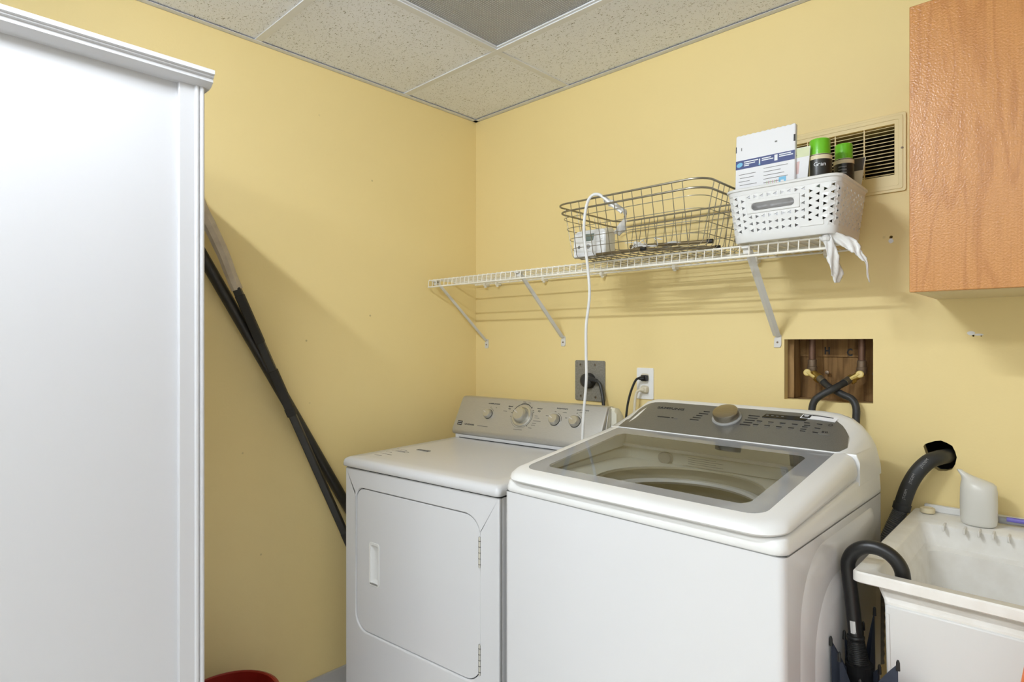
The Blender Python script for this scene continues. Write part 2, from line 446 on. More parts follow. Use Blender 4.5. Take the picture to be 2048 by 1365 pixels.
bm = B(); box(bm, -.1, RX + .1, RY - .1, 0.16, -.1, 0); struct('floor', bm, M_FLOOR)
for nm, b in (('baseboard_left', (0, .012, RY, 0, 0, .108)), ('baseboard_back', (.012, RX, -.012, 0, 0, .108))):
    bm = B(); box(bm, *b); struct(nm, bm, M_BASE, bev=.002)
# paint chips round the small holes of the back wall
for (x, z, w, h) in ((1.657, 1.614, .007, .008), (1.832, 1.360, .010, .006), (1.846, 1.356, .012, .003)):
    bm = B(); o2 = [(x + w * math.cos(a) * random.uniform(.7, 1), z + h * math.sin(a) * random.uniform(.7, 1)) for a in [2 * PI * k / 10 for k in range(10)]]
    plate(bm, o2, [], fxz(-.0006), 0, .0007)
    obj('paint_chip', bm, M_PAPER, wall_back)

# ceiling: backing slab, tiles, tees, wall angle
bm = B(); box(bm, -.1, RX + .1, RY - .1, .16, CZ + .10, CZ + .14)
ceiling = struct('ceiling', bm, M_TEE)
ys = [0, -.412, -1.022, -1.632, -2.242, -2.852, -3.462, -4.072, RY]
xs = [0, .548, 1.768, 2.988, RX]
FIX = {(1, 1): 'off', (5, 1): 'rear', (5, 2): 'rear'}
shared = {}
for i in range(len(ys) - 1):
    for j in range(len(xs) - 1):
        if (i, j) in FIX: continue
        w = xs[j + 1] - xs[j]; d = ys[i] - ys[i + 1]
        key = (round(w, 3), round(d, 3))
        if key not in shared:
            bm = B(); box(bm, .004, w - .004, -d + .004, -.004, 0, .016)
            shared[key] = obj('ceiling_tile', bm, M_TILE, ceiling, bev=.0015, seg=1)
            shared[key].location = (xs[j], ys[i], CZ + .004)
        else:
            copy_of(shared[key], (xs[j], ys[i], CZ + .004))
for y in ys[1:-1]:
    bm = B(); box(bm, 0, RX, y - .012, y + .012, CZ, CZ + .0035); box(bm, 0, RX, y - .001, y + .001, CZ + .0035, CZ + .03)
    obj('ceiling_tee', bm, M_TEE, ceiling)
for x in xs[1:-1]:
    for i in range(len(ys) - 1):
        bm = B(); box(bm, x - .012, x + .012, ys[i + 1] + .0125, ys[i] - .0125, CZ + .0002, CZ + .0035)
        box(bm, x - .001, x + .001, ys[i + 1] + .0125, ys[i] - .0125, CZ + .0035, CZ + .03)
        obj('ceiling_tee', bm, M_TEE, ceiling)
for b in ((0, .022, RY, 0, CZ - .0012, CZ), (0, RX, -.022, 0, CZ - .0012, CZ)):
    bm = B(); box(bm, *b)
    if b[1] < 1: box(bm, 0, .0015, RY, 0, CZ - .0012, CZ + .02)
    else: box(bm, 0, RX, -.0015, 0, CZ - .0012, CZ + .02)
    obj('wall_angle', bm, M_TEE, ceiling)

def troffer(x0, x1, y0, y1, mode, label):
    t = thing('ceiling_light', label, 'light', ((x0 + x1) / 2, (y0 + y1) / 2, CZ), 0)
    cx, cy = t.location.x, t.location.y
    w, d = (x1 - x0) / 2 - .008, (y1 - y0) / 2 - .008
    bm = B()                                  # open-bottomed steel housing
    loft(bm, [[(sx * w, sy * d, z) for sx, sy in ((-1, -1), (1, -1), (1, 1), (-1, 1))] for z in (.004, .085)], cap0=False)
    obj('housing', bm, M_WPAINT, t)
    bm = B(); plate(bm, [(-w, -d), (w, -d), (w, d), (-w, d)], [[(-w + .012, -d + .012), (-w + .012, d - .012), (w - .012, d - .012), (w - .012, -d + .012)]], lambda u, v, q: (u, v, .004 + q), 0, .004)
    obj('frame', bm, M_TEE, t)
    if mode == 'off':
        bm = B(); box(bm, -w + .004, w - .004, -d + .004, d - .004, .0085, .0115)
        obj('prismatic_lens', bm, M_LENS, t)
    for ty in (-.14, .14):
        bm = B(); tube(bm, [(-w + .04, ty, .05), (w - .04, ty, .05)], .013, 12)
        obj('lamp_tube', bm, M_TUBE if mode != 'off' else M_WPLAST, t)
        for sx in (-1, 1):
            bm = B(); box(bm, sx * (w - .03) - .012, sx * (w - .03) + .012, ty - .018, ty + .018, .03, .085); obj('lamp_socket', bm, M_WPLAST, t)
    if mode != 'off':  # area glow of the invented rear fixtures, added to brighten the room
        L = bpy.data.lights.new('lamp', 'AREA'); L.shape = 'RECTANGLE'
        L.size = 2 * w - .1; L.size_y = 0.5; L.energy = REAR_FILL_POWER; L.color = (.88, .94, 1)
        lo = bpy.data.objects.new('fill_glow', L); COL.objects.link(lo); lo.parent = t
        lo.location = (0, 0, .003)
    return t
troffer(xs[1], xs[2], ys[2], ys[1], 'off', 'unlit ceiling light with grey prismatic lens nearest the back wall')
troffer(xs[1], xs[2], ys[6], ys[5], 'rear', 'added two-tube fill light, unseen, at the rear left of the room')
troffer(xs[2], xs[3], ys[6], ys[5], 'rear', 'added two-tube fill light, unseen, at the rear right of the room')
t = thing('unseen_strip_light', 'invented bare-tube strip light, out of view, hung where the cast shadows point', 'light', (1.10, -1.90, 2.318))  # invented fixture out of view, set to cast the shelf and cabinet shadows
bm = B(); box(bm, -.23, .23, -.016, .016, .020, .032); obj('batten', bm, M_WPLAST, t, bev=.004)
bm = B(); tube(bm, [(-.19, 0, 0), (.19, 0, 0)], .013, 12); obj('lamp_tube', bm, M_TUBEB, t)
for sx in (-1, 1):
    bm = B(); box(bm, sx * .205 - .012, sx * .205 + .012, -.014, .014, -.014, .020); obj('lamp_socket', bm, M_WPLAST, t)
    bm = B(); tube(bm, [(sx * .16, 0, .032), (sx * .16, 0, CZ - 2.318)], .002, 6); obj('hanger', bm, M_CHROME, t)

# ------------------------------------------------------------------ tall white cabinet against the left wall
wy0, wy1 = -2.42, -1.402
t = thing('wardrobe', 'tall white painted cabinet with moulded top trim against the left wall', 'cabinet', (.31, (wy0 + wy1) / 2, 0))
bm = B(); box(bm, .012, .598, wy0, wy1, 0, 1.903); obj('body', bm, M_WPAINT, t, True)
bm = B(); box(bm, .598, .604, wy0 + .05, wy1 - .053, .06, 1.903); obj('face_panel', bm, M_WPAINT, t, True)
for (a, b, s) in ((wy1 - .053, wy1, 1), (wy0, wy0 + .053, -1)):
    bm = B(); box(bm, .596, .616, a, b, 0, 1.905)
    stile = obj('stile', bm, M_WPAINT, t, True, bev=.002)
    e = b if s > 0 else a
    for k in (.006, .0165):
        bm = B(); tube(bm, [(.6155, e - s * k, 0.0), (.6155, e - s * k, 1.9045)], .0052, 10)
        obj('bead', bm, M_WPAINT, stile, True)
bm = B(); box(bm, .598, .612, wy0 + .053, wy1 - .053, 0, .07); obj('toe_rail', bm, M_WPAINT, t, True)
prof = [(.0, 1.937), (.0, 1.903), (.614, 1.903), (.626, 1.9055), (.634, 1.911), (.638, 1.913), (.638, 1.921), (.643, 1.923), (.643, 1.926), (.648, 1.928), (.648, 1.937)]
bm = B(); loft(bm, [[(x, y, z) for x, z in prof] for y in (wy0 - .012, wy1 + .010)])
obj('top_moulding', bm, M_WPAINT, t, True)

# ------------------------------------------------------------------ two poles leaning in the gap by the left wall
def lerp(a, b, k): return tuple(a[i] + (b[i] - a[i]) * k for i in range(3))
a0, a1 = (.085, -.455, .012), (.06, -1.111, 1.512)
t = thing('hockey_stick', 'black taped stick with bare grey-brown wooden end leaning on left wall', 'stick', (.085, -.455, 0))
bm = B(); tube(bm, [lerp(a0, a1, k / 6) for k in range(7)], .018, 4, sx=1.0, sy=1.0, up=(1, 0, .5))
sh = obj('shaft', bm, M_POLE, t, True, bev=.004)
bm = B(); tube(bm, smooth_path([(.06, -1.108, 1.506), (.058, -1.128, 1.556), (.055, -1.150, 1.618), (.05, -1.182, 1.690), (.045, -1.215, 1.76), (.04, -1.25, 1.86)], 4),
               [.019] * 5 + [.020] * 4 + [.021] * 4 + [.022] * 4 + [.022] * 3 + [.02], 8, sx=.75, sy=1.0, up=(1, 0, 0))
obj('wooden_end', bm, M_TAUPE, t, True, sharp=25)
for k0, k1, r in ((.88, .985, .0195), (.73, .82, .0205), (.715, .735, .0225), (.30, .42, .0192)):
    bm = B(); tube(bm, [lerp(a0, a1, k0 + (k1 - k0) * q / 3) for q in range(4)], r, 4, up=(1, 0, .5))
    obj('tape_wrap', bm, M_TAPE, t, True, bev=.004)
b0, b1 = (.035, -.285, .012), (.026, -1.355, 1.875)
t = thing('pole', 'plain round black pole leaning behind the taped stick', 'pole', (.035, -.285, 0))
bm = B(); tube(bm, [lerp(b0, b1, k / 4) for k in range(5)], .0185, 14); obj('shaft', bm, M_POLE, t, True)
bm = B(); tube(bm, [lerp(b0, b1, -.003), lerp(b0, b1, .02)], .021, 14); obj('rubber_foot', bm, M_RUBBER, t, True)
bm = B(); tube(bm, [lerp(b0, b1, .98), lerp(b0, b1, 1.004)], .0205, 14); obj('end_cap', bm, M_RUBBER, t, True)

# ------------------------------------------------------------------ red bucket
t = thing('bucket', 'red plastic bucket on the floor between white cabinet and dryer', 'bucket', (.232, -1.205, 0))
bm = B(); lathe(bm, [(.10, 0), (.104, .004), (.135, .295), (.143, .297), (.143, .305), (.135, .308), (.131, .305), (.099, .01), (.0, .008)], n=36, cap1=False)
obj('pail', bm, M_RED, t)
bm = B(); tube(bm, [(.143 * math.cos(a), .143 * math.sin(a), .285 - .06 * math.sin(max(0, a))) for a in [PI * k / 20 for k in range(21)]], .003, 8)
obj('handle', bm, M_CHROME, t)

# ------------------------------------------------------------------ dryer
dr = thing('dryer', 'white front-loading dryer with silver control panel beside the washer', 'dryer', (.2002, -.8015, 0), math.radians(5.5))
bm = B(); loft(bm, [[(x, y, z) for x, y in rrect(.003, .683, .014, .665, .006, 3)] for z in (.02, .908)]); obj('cabinet', bm, M_WHITE, dr)
for (x, y) in ((.05, .06), (.636, .06), (.05, .62), (.636, .62)):
    bm = B(); lathe(bm, [(.022, 0), (.022, .012), (.01, .02)], T(x, y, 0), 14); obj('foot', bm, M_RUBBER, dr)
door_out = rrect(.058, .614, .372, .848, (.058, .058, .062, .040), 8)
bm = B(); plate(bm, [(.003, .022), (.683, .022), (.683, .9085), (.003, .9085)], [door_out], fxz(0), 0, .0145)
obj('front_panel', bm, M_WHITE, dr, bev=.0045, seg=3)
hx0, hx1, hz0, hz1 = .128, .173, .537, .673
door = rrect(.0605, .6115, .3745, .8450, (.056, .056, .060, .038), 8)
bm = B(); plate(bm, door, [rrect(hx0, hx1, hz0, hz1, .008, 4)], fxz(.004), 0, .010)
dd = obj('door', bm, M_WHITE, dr, bev=.003, seg=2)
bm = B(); plate(bm, rrect(hx0 - .0035, hx1 + .0035, hz0 - .0035, hz1 + .0035, .010, 4), [rrect(hx0 + .004, hx1 - .003, hz0 + .006, hz1 - .006, .006, 4)], fxz(.0022), 0, .004)
hd = obj('handle', bm, M_WPLAST, dd, bev=.0012)
bm = B()
q0 = rrect(hx0 + .003, hx1 - .002, hz0 + .005, hz1 - .005, .006, 4); q1 = rrect(hx0 + .015, hx1 - .002, hz0 + .016, hz1 - .026, .004, 4)
loft(bm, [[(x, .004, z) for x, z in q0], [(x, .0130, z) for x, z in q1]], cap0=False)
obj('handle_pocket', bm, M_WPLAST, hd)
bm = B(); box(bm, hx0 + .002, hx1 - .004, .0016, .004, hz0 + .001, hz0 + .006); obj('latch_lip', bm, M_GREYP, hd)
bm = B(); plate(bm, rrect(.0585, .6135, .3725, .8475, (.058, .058, .062, .040), 8), [], fxz(.0138), 0, .0004); obj('door_gap', bm, M_DGREY, dr)
for z0 in (.704, .402):
    bm = B(); tube(bm, [(.6125, .001, z0), (.6125, .001, z0 + .086)], .0042, 8)
    hg = obj('hinge', bm, M_SILVERK, dd)
    for k in range(5):
        bm = B(); tube(bm, [(.6125, .001, z0 + .008 + k * .0165), (.6125, .001, z0 + .0095 + k * .0165)], .0046, 8); obj('knuckle_gap', bm, M_DGREY, hg)
# top panel
def dring(e, z): return [(x, y, z) for x, y in rrect(-.004 + e, .690 - e, -.010 + e, .668, (.014, .014, .004, .004), 5)]
bm = B(); loft(bm, [dring(.003, .9135), dring(0, .917), dring(0, .928), dring(.0025, .936), dring(.008, .9415), dring(.016, .9445), dring(.06, .9455), dring(.10, .9442)])
obj('top_panel', bm, M_WHITE, dr, sharp=50)
bm = B(); loft(bm, [[(x, y, z) for x, y in rrect(.002, .684, .003, .66, .01, 4)] for z in (.9080, .9140)]); obj('top_gap', bm, M_DGREY, dr)
F = frame((0, 0, .9448), (1, 0, 0), (0, 1, 0))
for (u, v, w, h) in ((.105, .245, .058, .0032), (.105, .233, .058, .0032), (.105, .245, .004, -.012), (.158, .245, .005, -.012), (.13, .242, .012, -.005), (.052, .180, .070, .0016)):
    bm = B(); box(bm, u, u + w, min(v, v + h), max(v, v + h), .9447, .9457); obj('label_print', bm, M_GINK, dr)
for k in range(5):
    bm = B(); box(bm, .04 + .004 * k, .04 + .004 * k + (.05, .07, .03, .06, .04)[k], .20 - .03 * k, .2012 - .03 * k, .9447, .9456); obj('label_print', bm, M_GINK, dr)
# console
def cring(x, k):        # silver fascia section
    P = [(.560, .957), (.541, .957), (.5335, .961), (.5300, .968), (.5295, .976), (.5335, .985), (.5940, 1.0990), (.6000, 1.1060), (.6080, 1.1085), (.640, 1.107), (.640, .957)]
    c = (.60, 1.0)
    return [(x, c[0] + (y - c[0]) * k, c[1] + (z - c[1]) * k) for y, z in P]
bm = B(); loft(bm, [cring(-.003, .93), cring(.000, .985), cring(.004, 1.0), cring(.682, 1.0), cring(.686, .985), cring(.688, .95)])
fa = obj('fascia', bm, M_SILVER, dr, sharp=30)
bm = B(); loft(bm, [[(x, y, z) for x, y in rrect(.006, .682, .536, .64, .012, 4)] for z in (.944, .9585)]); obj('console_base', bm, M_WHITE, dr)
bm = B(); box(bm, .035, .66, .5335, .5368, .9452, .9472); obj('console_gap', bm, M_DGREY, dr)
def sring(x, k, dz=0):
    P = [(.612, .946), (.612, 1.096), (.622, 1.1055), (.650, 1.1025), (.668, 1.088), (.678, 1.06), (.680, .946)]
    c = (.64, .98)
    return [(x, c[0] + (y - c[0]) * k, max(.946, c[1] + (z - c[1]) * k)) for y, z in P]
bm = B(); loft(bm, [sring(.0, .9), sring(.006, .97), sring(.02, 1.0), sring(.684, 1.0), sring(.704, .97), sring(.712, .86)])
obj('console_back', bm, mat('cream_white_plastic', srgb(232, 228, 210), 0.35), dr)
bm = B(); loft(bm, [[(x, y, z) for y, z in ((.556, .962), (.598, 1.098), (.606, 1.104), (.616, 1.100), (.600, .962))] for x in (.6885, .6935)]); obj('end_cap', bm, M_SILVERK, dr, bev=.002)
FD = frame((0, .5335, .985), (1, 0, 0), (0, .0605, .114))
def knob(x, s, r, h, name, parent, m=M_SILVERK):
    bm = B(); lathe(bm, [(r * 1.02, .0005), (r * 1.04, .004), (r, h * .55), (r * .93, h * .85), (r * .80, h), (0.0, h * 1.04)], FD @ T(x, s, 0), 28, cap1=False)
    k = obj(name, bm, m, parent)
    bm = B(); M2 = FD @ T(x, s, 0) @ Matrix.Rotation(math.radians(62), 4, 'Z')
    bm2 = bm; loft(bm2, [[M2 @ Vector(p) for p in ((-.0014, .1 * r, z), (.0014, .1 * r, z), (.0014, .9 * r, z), (-.0014, .9 * r, z))] for z in (h * .98, h * 1.07)])
    obj('pointer', bm2, M_WHITE, k)
    bm = B(); lathe(bm, [(r * 1.10, .0002), (r * 1.10, .0012)], FD @ T(x, s, 0), 28); obj('knob_skirt', bm, M_DGREY, k)
    return k
knob(.165, .070, .0185, .017, 'knob', dr)
bm = B(); lathe(bm, [(.0440, 0), (.0440, .003), (.041, .0055), (.034, .0055), (.031, .003), (.0, .003)], FD @ T(.331, .076, 0), 40, cap1=False); obj('dial_ring', bm, M_SILVERK, dr)
knob(.329, .0765, .0285, .026, 'dial', dr)
knob(.484, .072, .0205, .019, 'knob', dr)
knob(.572, .073, .0205, .019, 'knob', dr)
def arc(x, s, r, a0, a1, w, name='dial_print', m=M_INK):
    n = max(4, int(abs(a1 - a0) / 8))
    bm = B(); pts = []
    for k in range(n + 1):
        a = math.radians(a0 + (a1 - a0) * k / n); pts.append(FD @ Vector((x + r * math.cos(a), s + r * math.sin(a), .0004)))
    tube(bm, pts, w, 6, sx=.35, up=FD.to_3x3() @ Vector((0, 0, 1)))
    return obj(name, bm, m, fa)
arc(.331, .076, .0495, 40, 165, .0011); arc(.331, .076, .0495, 190, 320, .0006, m=M_GINK); arc(.331, .076, .0495, -40, 20, .0007); arc(.331, .076, .0502, 62, 110, .0017)
for a in (20, 28, 46, 170, 186, -46):
    ca, sa = math.cos(math.radians(a)), math.sin(math.radians(a))
    bm = B(); tube(bm, [FD @ Vector((.331 + q * ca, .076 + q * sa, .0004)) for q in (.049, .055)], .0009, 6); obj('dial_tick', bm, M_INK, fa)
arc(.165, .070, .026, 30, 75, .0005); arc(.484, .072, .028, -5, 75, .0007); arc(.572, .073, .028, 30, 80, .0005)
for (s, x, v, sz, al) in (('wrinkle prevent', .178, .1135, .0092, 'CENTER'), ('timed', .264, .108, .0092, 'CENTER'), ('dry', .262, .098, .0092, 'CENTER'), ('sensor', .404, .109, .0092, 'CENTER'), ('dry', .404, .099, .0092, 'CENTER'), ('temperature', .503, .1165, .0095, 'CENTER'), ('push to start', .592, .1165, .0095, 'CENTER'), ('off', .571, .104, .006, 'CENTER'), ('off', .166, .0985, .005, 'CENTER'), ('on', .195, .099, .005, 'CENTER'), ('low', .478, .1035, .0055, 'CENTER'), ('medium', .518, .103, .0055, 'CENTER'), ('high', .53, .083, .0055, 'CENTER')):
    text(s, sz, FD @ T(x, v, .0003), M_INK if sz > .008 else M_GINK, fa, 'lettering', align=al, shear=.15)
for (u, v, w) in ((.235, .088, .018), (.318, .132, .014), (.344, .130, .012), (.39, .080, .014), (.392, .072, .022), (.39, .060, .034), (.388, .050, .018), (.386, .042, .018), (.376, .030, .016), (.31, .0185, .040), (.44, .085, .014), (.58, .1085, .026)):
    bm = B(); loft(bm, [[FD @ Vector(p) for p in ((u, v, d), (u + w, v, d), (u + w, v + .0022, d), (u, v + .0022, d))] for d in (0.0, .0005)]); obj('dial_print', bm, M_GINK, fa)
bm = B(); plate(bm, rrect(.018, .047, .010, .032, .002, 2), [], fM(FD), 0, .0015); lg = obj('badge', bm, M_SILVERK, fa)
bm = B(); plate(bm, rrect(.020, .045, .012, .030, .001, 2), [], fM(FD), .001, .002); obj('badge_field', bm, M_INK, lg)
for v in (.0235, .0165):
    bm = B(); plate(bm, rrect(.0225, .0425, v, v + .002, .0003, 1), [], fM(FD), .0018, .0024); obj('badge_line', bm, M_WINK, lg)
text('CENTENNIAL', .0092, FD @ T(.058, .0155, .0003), M_INK, fa, 'lettering', sx=.95)
bm = B(); loft(bm, [[FD @ Vector(p) for p in ((.128, .016, d), (.182, .016, d), (.182, .0185, d), (.128, .0185, d))] for d in (0.0, .0005)]); obj('dial_print', bm, M_GINK, fa)

# ------------------------------------------------------------------ washer
ws = thing('washing_machine', 'white top-loading washer with clear glass lid and dark steel panel', 'washing machine', (.9773, -.8168, 0), math.radians(-.8))
R4 = (.016, .016, .008, .008)
bm = B(); loft(bm, [[(x, y, z) for x, y in rrect(.0, .686, .0, .645, R4, 5)] for z in (.022, .9625)], cap1=False)
bdy = obj('cabinet', bm, M_WHITE, ws)
for (x, y) in ((.05, .06), (.636, .06), (.05, .59), (.636, .59)):
    bm = B(); lathe(bm, [(.022, 0), (.022, .012), (.01, .022)], T(x, y, 0), 14); obj('foot', bm, M_RUBBER, ws)
def emboss(pts, d, name):
    bm = B(); ins = []
    n = len(pts); c = (sum(p[0] for p in pts) / n, sum(p[1] for p in pts) / n)
    ins = [(c[0] + (p[0] - c[0]) * .955, c[1] + (p[1] - c[1]) * .97) for p in pts]
    loft(bm, [[(.6858, y, z) for y, z in pts], [(.6858 + d, y, z) for y, z in ins]], cap0=False)
    obj(name, bm, M_WHITE, bdy, sharp=60)
emboss(rrect(.075, .585, .10, .945, (.05, .05, .05, .13), 10), .005, 'side_emboss')
emboss(rrect(.135, .545, .14, .872, (.05, .05, .05, .13), 10), .009, 'side_emboss')
# upper white frame, rising to the rear
def ztop(y): return .992 + .066 * y
def zlid(y): return 1.0185 + .139 * (y - .03)
def wr(e, zf, y1=.645): return [(x, y, zf(y)) for x, y in rrect(e, .686 - e, e, y1 - e * .2, (.022, .022, .008, .008), 6)]
bm = B()
loft(bm, [wr(.002, lambda y: .9635), wr(.0, lambda y: .966), wr(.0, lambda y: .975), wr(.003, lambda y: ztop(y) - .004), wr(.008, ztop), wr(.055, ztop)], cap0=False, cap1=False)
obj('top_frame', bm, M_WPLAST, ws, sharp=50)
bm = B(); loft(bm, [[(x, y, z) for x, y in rrect(.0012, .6848, .0012, .644, R4, 5)] for z in (.9618, .9642)], cap0=False, cap1=False); obj('seam', bm, M_GREYP, ws)
# tub deck, drum
cxw, cyw, rw = .343, .275, .235
circ = lambda r, n=48: [(cxw + r * math.cos(2 * PI * k / n), cyw + r * math.sin(2 * PI * k / n)) for k in range(n)]
cyw = .245; rw = .200
in_rect = rrect(.055, .631, .055, .455, .05, 8)
bm = B(); loft(bm, [[(x, y, ztop(y)) for x, y in in_rect], [(x, y, .9965) for x, y in rrect(.058, .628, .058, .453, .05, 8)]], cap0=False, cap1=False)
plate(bm, rrect(.057, .629, .057, .454, .05, 8), [circ(rw)[::-1]], lambda u, v, d: (u, v, .9960 + d), -.003, 0)
obj('tub_deck', bm, M_TUBW, ws, sharp=50)
bm = B(); lathe(bm, [(rw, .9935), (rw - .003, .990), (rw, .975), (.205, .962)], T(cxw, cyw, 0), 64, cap0=False, cap1=False); obj('tub_collar', bm, M_DRUM, ws)  # grey-beige drum colour carries the shadow inside the tub opening
bm = B(); lathe(bm, [(.206, .962), (.200, .964), (.190, .962), (.186, .956), (.190, .950), (.206, .948)], T(cxw, cyw, 0), 64, cap0=False, cap1=False); obj('drum_ring', bm, M_WPLAST, ws)
bm = B(); lathe(bm, [(.200, .950), (.212, .93), (.215, .80), (.215, .50), (.21, .47), (.10, .46), (.05, .52), (.0, .54)], T(cxw, cyw, 0), 64, cap0=False, cap1=False)
obj('drum', bm, M_DRUM, ws)
# inner rear wall with dispenser
bm = B(); loft(bm, [[(.07, .448, z0), (.616, .448, z0), (.616, .452, z0), (.07, .452, z0)] for z0 in (.990, 1.066)]); iw = obj('inner_rear_wall', bm, M_TUBW, ws)
bm = B(); box(bm, .062, .624, .436, .449, 1.029, 1.037); obj('rear_ledge', bm, M_WPLAST, iw, bev=.002)
M3 = frame((0, .447, 0), (1, 0, 0), (0, 0, 1))
bm = B(); lathe(bm, [(.026, 0), (.026, .006), (.022, .010), (.0, .011)], M3 @ T(.199, 1.010, 0) @ Matrix.Diagonal((.85, .65, 1, 1)), 24, cap1=False); obj('dispenser_cup', bm, M_GREYP, iw)
bm = B(); plate(bm, rrect(.25, .53, .998, 1.027, .004, 3), [], fM(M3), 0, .005); dp = obj('dispenser_drawer', bm, M_TUBW, iw, bev=.002)
for k in range(4):
    bm = B(); plate(bm, [(.27, 1.0205 - .0055 * k), (.35 + .02 * (k % 2), 1.0205 - .0055 * k), (.35 + .02 * (k % 2), 1.0213 - .0055 * k), (.27, 1.0213 - .0055 * k)], [], fM(M3), .005, .0056); obj('dispenser_print', bm, M_GINK, dp)
# lid
def lr(ex0, ex1, ef, eb, f, r=.055):
    out = []
    for x, y in rrect(ex0, .686 - ex1, -.014 + ef, .458 - eb, (r, r, .012, .012), 8):
        a = ztop(y) + .003; out.append((x, y, a + (zlid(y) - a) * f))
    return out
gl_out = rrect(.034, .634, .034, .4575, (.035, .035, .004, .004), 8)
lid_in = [(x, y, zlid(y) + .001) for x, y in gl_out]
bm = B()
loft(bm, [lr(.020, .012, .014, .004, -.05, .05), lr(.008, .006, .003, .002, .02), lr(.004, .003, 0, 0, .25), lr(.006, .005, .002, .0, .62), lr(.012, .013, .010, .0, .95), lr(.018, .025, .018, .0, 1.06),
          [(x, y, zlid(y) + .0012) for x, y in rrect(.034, .634, .034, .4575, (.035, .035, .004, .004), 8)],
          [(x, y, zlid(y) - .006) for x, y in rrect(.034, .634, .034, .4575, (.035, .035, .004, .004), 8)],
          [(x, y, zlid(y) - .012) for x, y in rrect(.060, .610, .060, .4575, (.035, .035, .004, .004), 8)],
          [(x, y, ztop(y) + .006) for x, y in rrect(.058, .612, .058, .4570, (.035, .035, .004, .004), 8)]], loop=True)
lid = obj('lid', bm, M_WPLAST, ws, sharp=50)
fr_in = rrect(.078, .590, .072, .405, .02, 6)
bm = B(); n = len(gl_out)
plate(bm, rrect(.0345, .6335, .0345, .457, (.035, .035, .004, .004), 8), [fr_in[::-1]], lambda u, v, d: (u, v, zlid(v) + .0008), 0, 0)
bmesh.ops.remove_doubles(bm, verts=bm.verts, dist=1e-6)
obj('glass_border', bm, M_FRIT, lid)
bm = B(); vs = [bm.verts.new((x, y, zlid(y) + .0008)) for x, y in fr_in]; bm.faces.new(vs); obj('glass_pane', bm, M_GLASS, lid)
# console shell: sections along x
def shell(x, zt):
    k = (zt - 1.03) / (1.1585 - 1.03); k2 = max(0.0, (zt - 1.08) / (1.1585 - 1.08))
    zf = lambda z: 1.08 + (z - 1.08) * k2 if zt > 1.08 else zt
    f = 1.0765 if zt > 1.05 else 1.058
    P = [(.458, 1.010), (.458, f), (.4600, f + .0035), (.590, zf(1.1510)), (.604, zf(1.1575)), (.618, zf(1.1570)), (.629, zf(1.146)), (.640, 1.03 + .06 * k), (.645, 1.020), (.645, 1.010)]
    return [(x, y, z) for y, z in P]
secs = [(.006, 1.090), (.012, 1.112), (.025, 1.132), (.045, 1.148), (.075, 1.1565), (.12, 1.1585), (.56, 1.1585), (.60, 1.155), (.63, 1.145), (.652, 1.127), (.668, 1.104), (.678, 1.080), (.6855, 1.040)]
bm = B(); loft(bm, [shell(*s) for s in secs]); obj('console_shell', bm, M_WPLAST, ws, sharp=30)
FW = frame((0, .4600, 1.0800), (1, 0, 0), (0, .130, .0710))
def cs(s, z): return s
fpoly = [(.030, .0005), (.636, .0005), (.640, .004), (.650, .018), (.652, .030), (.650, .060), (.640, .092), (.622, .118), (.600, .134), (.57, .142), (.50, .146), (.12, .146), (.085, .1445), (.060, .137), (.046, .12), (.036, .09), (.0305, .045)]
def drop(u):      # follow the shell where its height falls off towards the ends
    for (xa, za), (xb, zb) in zip(secs, secs[1:]):
        if xa <= u <= xb:
            return za + (zb - za) * (u - xa) / (xb - xa)
    return secs[0][1]
def facef(u, v, d):
    zt = drop(u); k = max(0.0, (zt - 1.08) / (1.1585 - 1.08))
    p = FW @ Vector((u, v, d)); p.z = 1.08 + (p.z - 1.08) * k
    return p
bm = B(); us = sorted(set([.030 + (.652 - .030) * k / 60 for k in range(61)]))
def vspan(u):
    vs = []
    m = len(fpoly)
    for i in range(m):
        (x0, y0), (x1, y1) = fpoly[i], fpoly[(i + 1) % m]
        if abs(x0 - x1) > 1e-9 and min(x0, x1) - 1e-9 <= u <= max(x0, x1) + 1e-9: vs.append(y0 + (y1 - y0) * (u - x0) / (x1 - x0))
    return min(vs), max(vs)
rows = []
for u in us:
    a, b = vspan(u)
    if b - a < .002: b = a + .002
    rows.append([facef(u, a + (b - a) * k / 8, .0012) for k in range(9)] + [facef(u, a + (b - a) * k / 8, -.0012) for k in range(8, -1, -1)])
loft(bm, rows); fw = obj('control_panel', bm, M_STEEL, ws, sharp=30)
def wprint(u, v, w, h, m=M_INK, name='panel_print', d=.0022, lean=0.0):
    n = max(1, int(w / .006)); bm = B(); rows = []
    for k in range(n + 1):
        a = u + w * k / n
        rows.append([facef(a, v, .0010), facef(a, v, d), facef(a + lean, v + h, d), facef(a + lean, v + h, .0010)])
    loft(bm, rows)
    return obj(name, bm, m, fw)
text('SAMSUNG', .0135, FW @ T(.106, .1105, .0019), M_INK, fw, 'lettering', sx=1.45)
for k, (u, w) in enumerate(((.257, .018), (.247, .028), (.244, .018), (.238, .024), (.234, .026))): wprint(u, .113 - .011 * k, w, .0028)
for k, (u, w) in enumerate(((.388, .030), (.390, .026), (.386, .026), (.386, .024), (.380, .028))): wprint(u, .113 - .011 * k, w, .0028)
wprint(.130, .068, .040, .0022); wprint(.176, .068, .006, .003); wprint(.186, .066, .010, .003, M_GINK)
wprint(.425, .1115, .110, .0165, M_DISPLAY, 'display', .0026, .006)
for k in range(4): wprint(.434 + .013 * k, .119, .006, .003, M_GINK, 'panel_print', .0032)
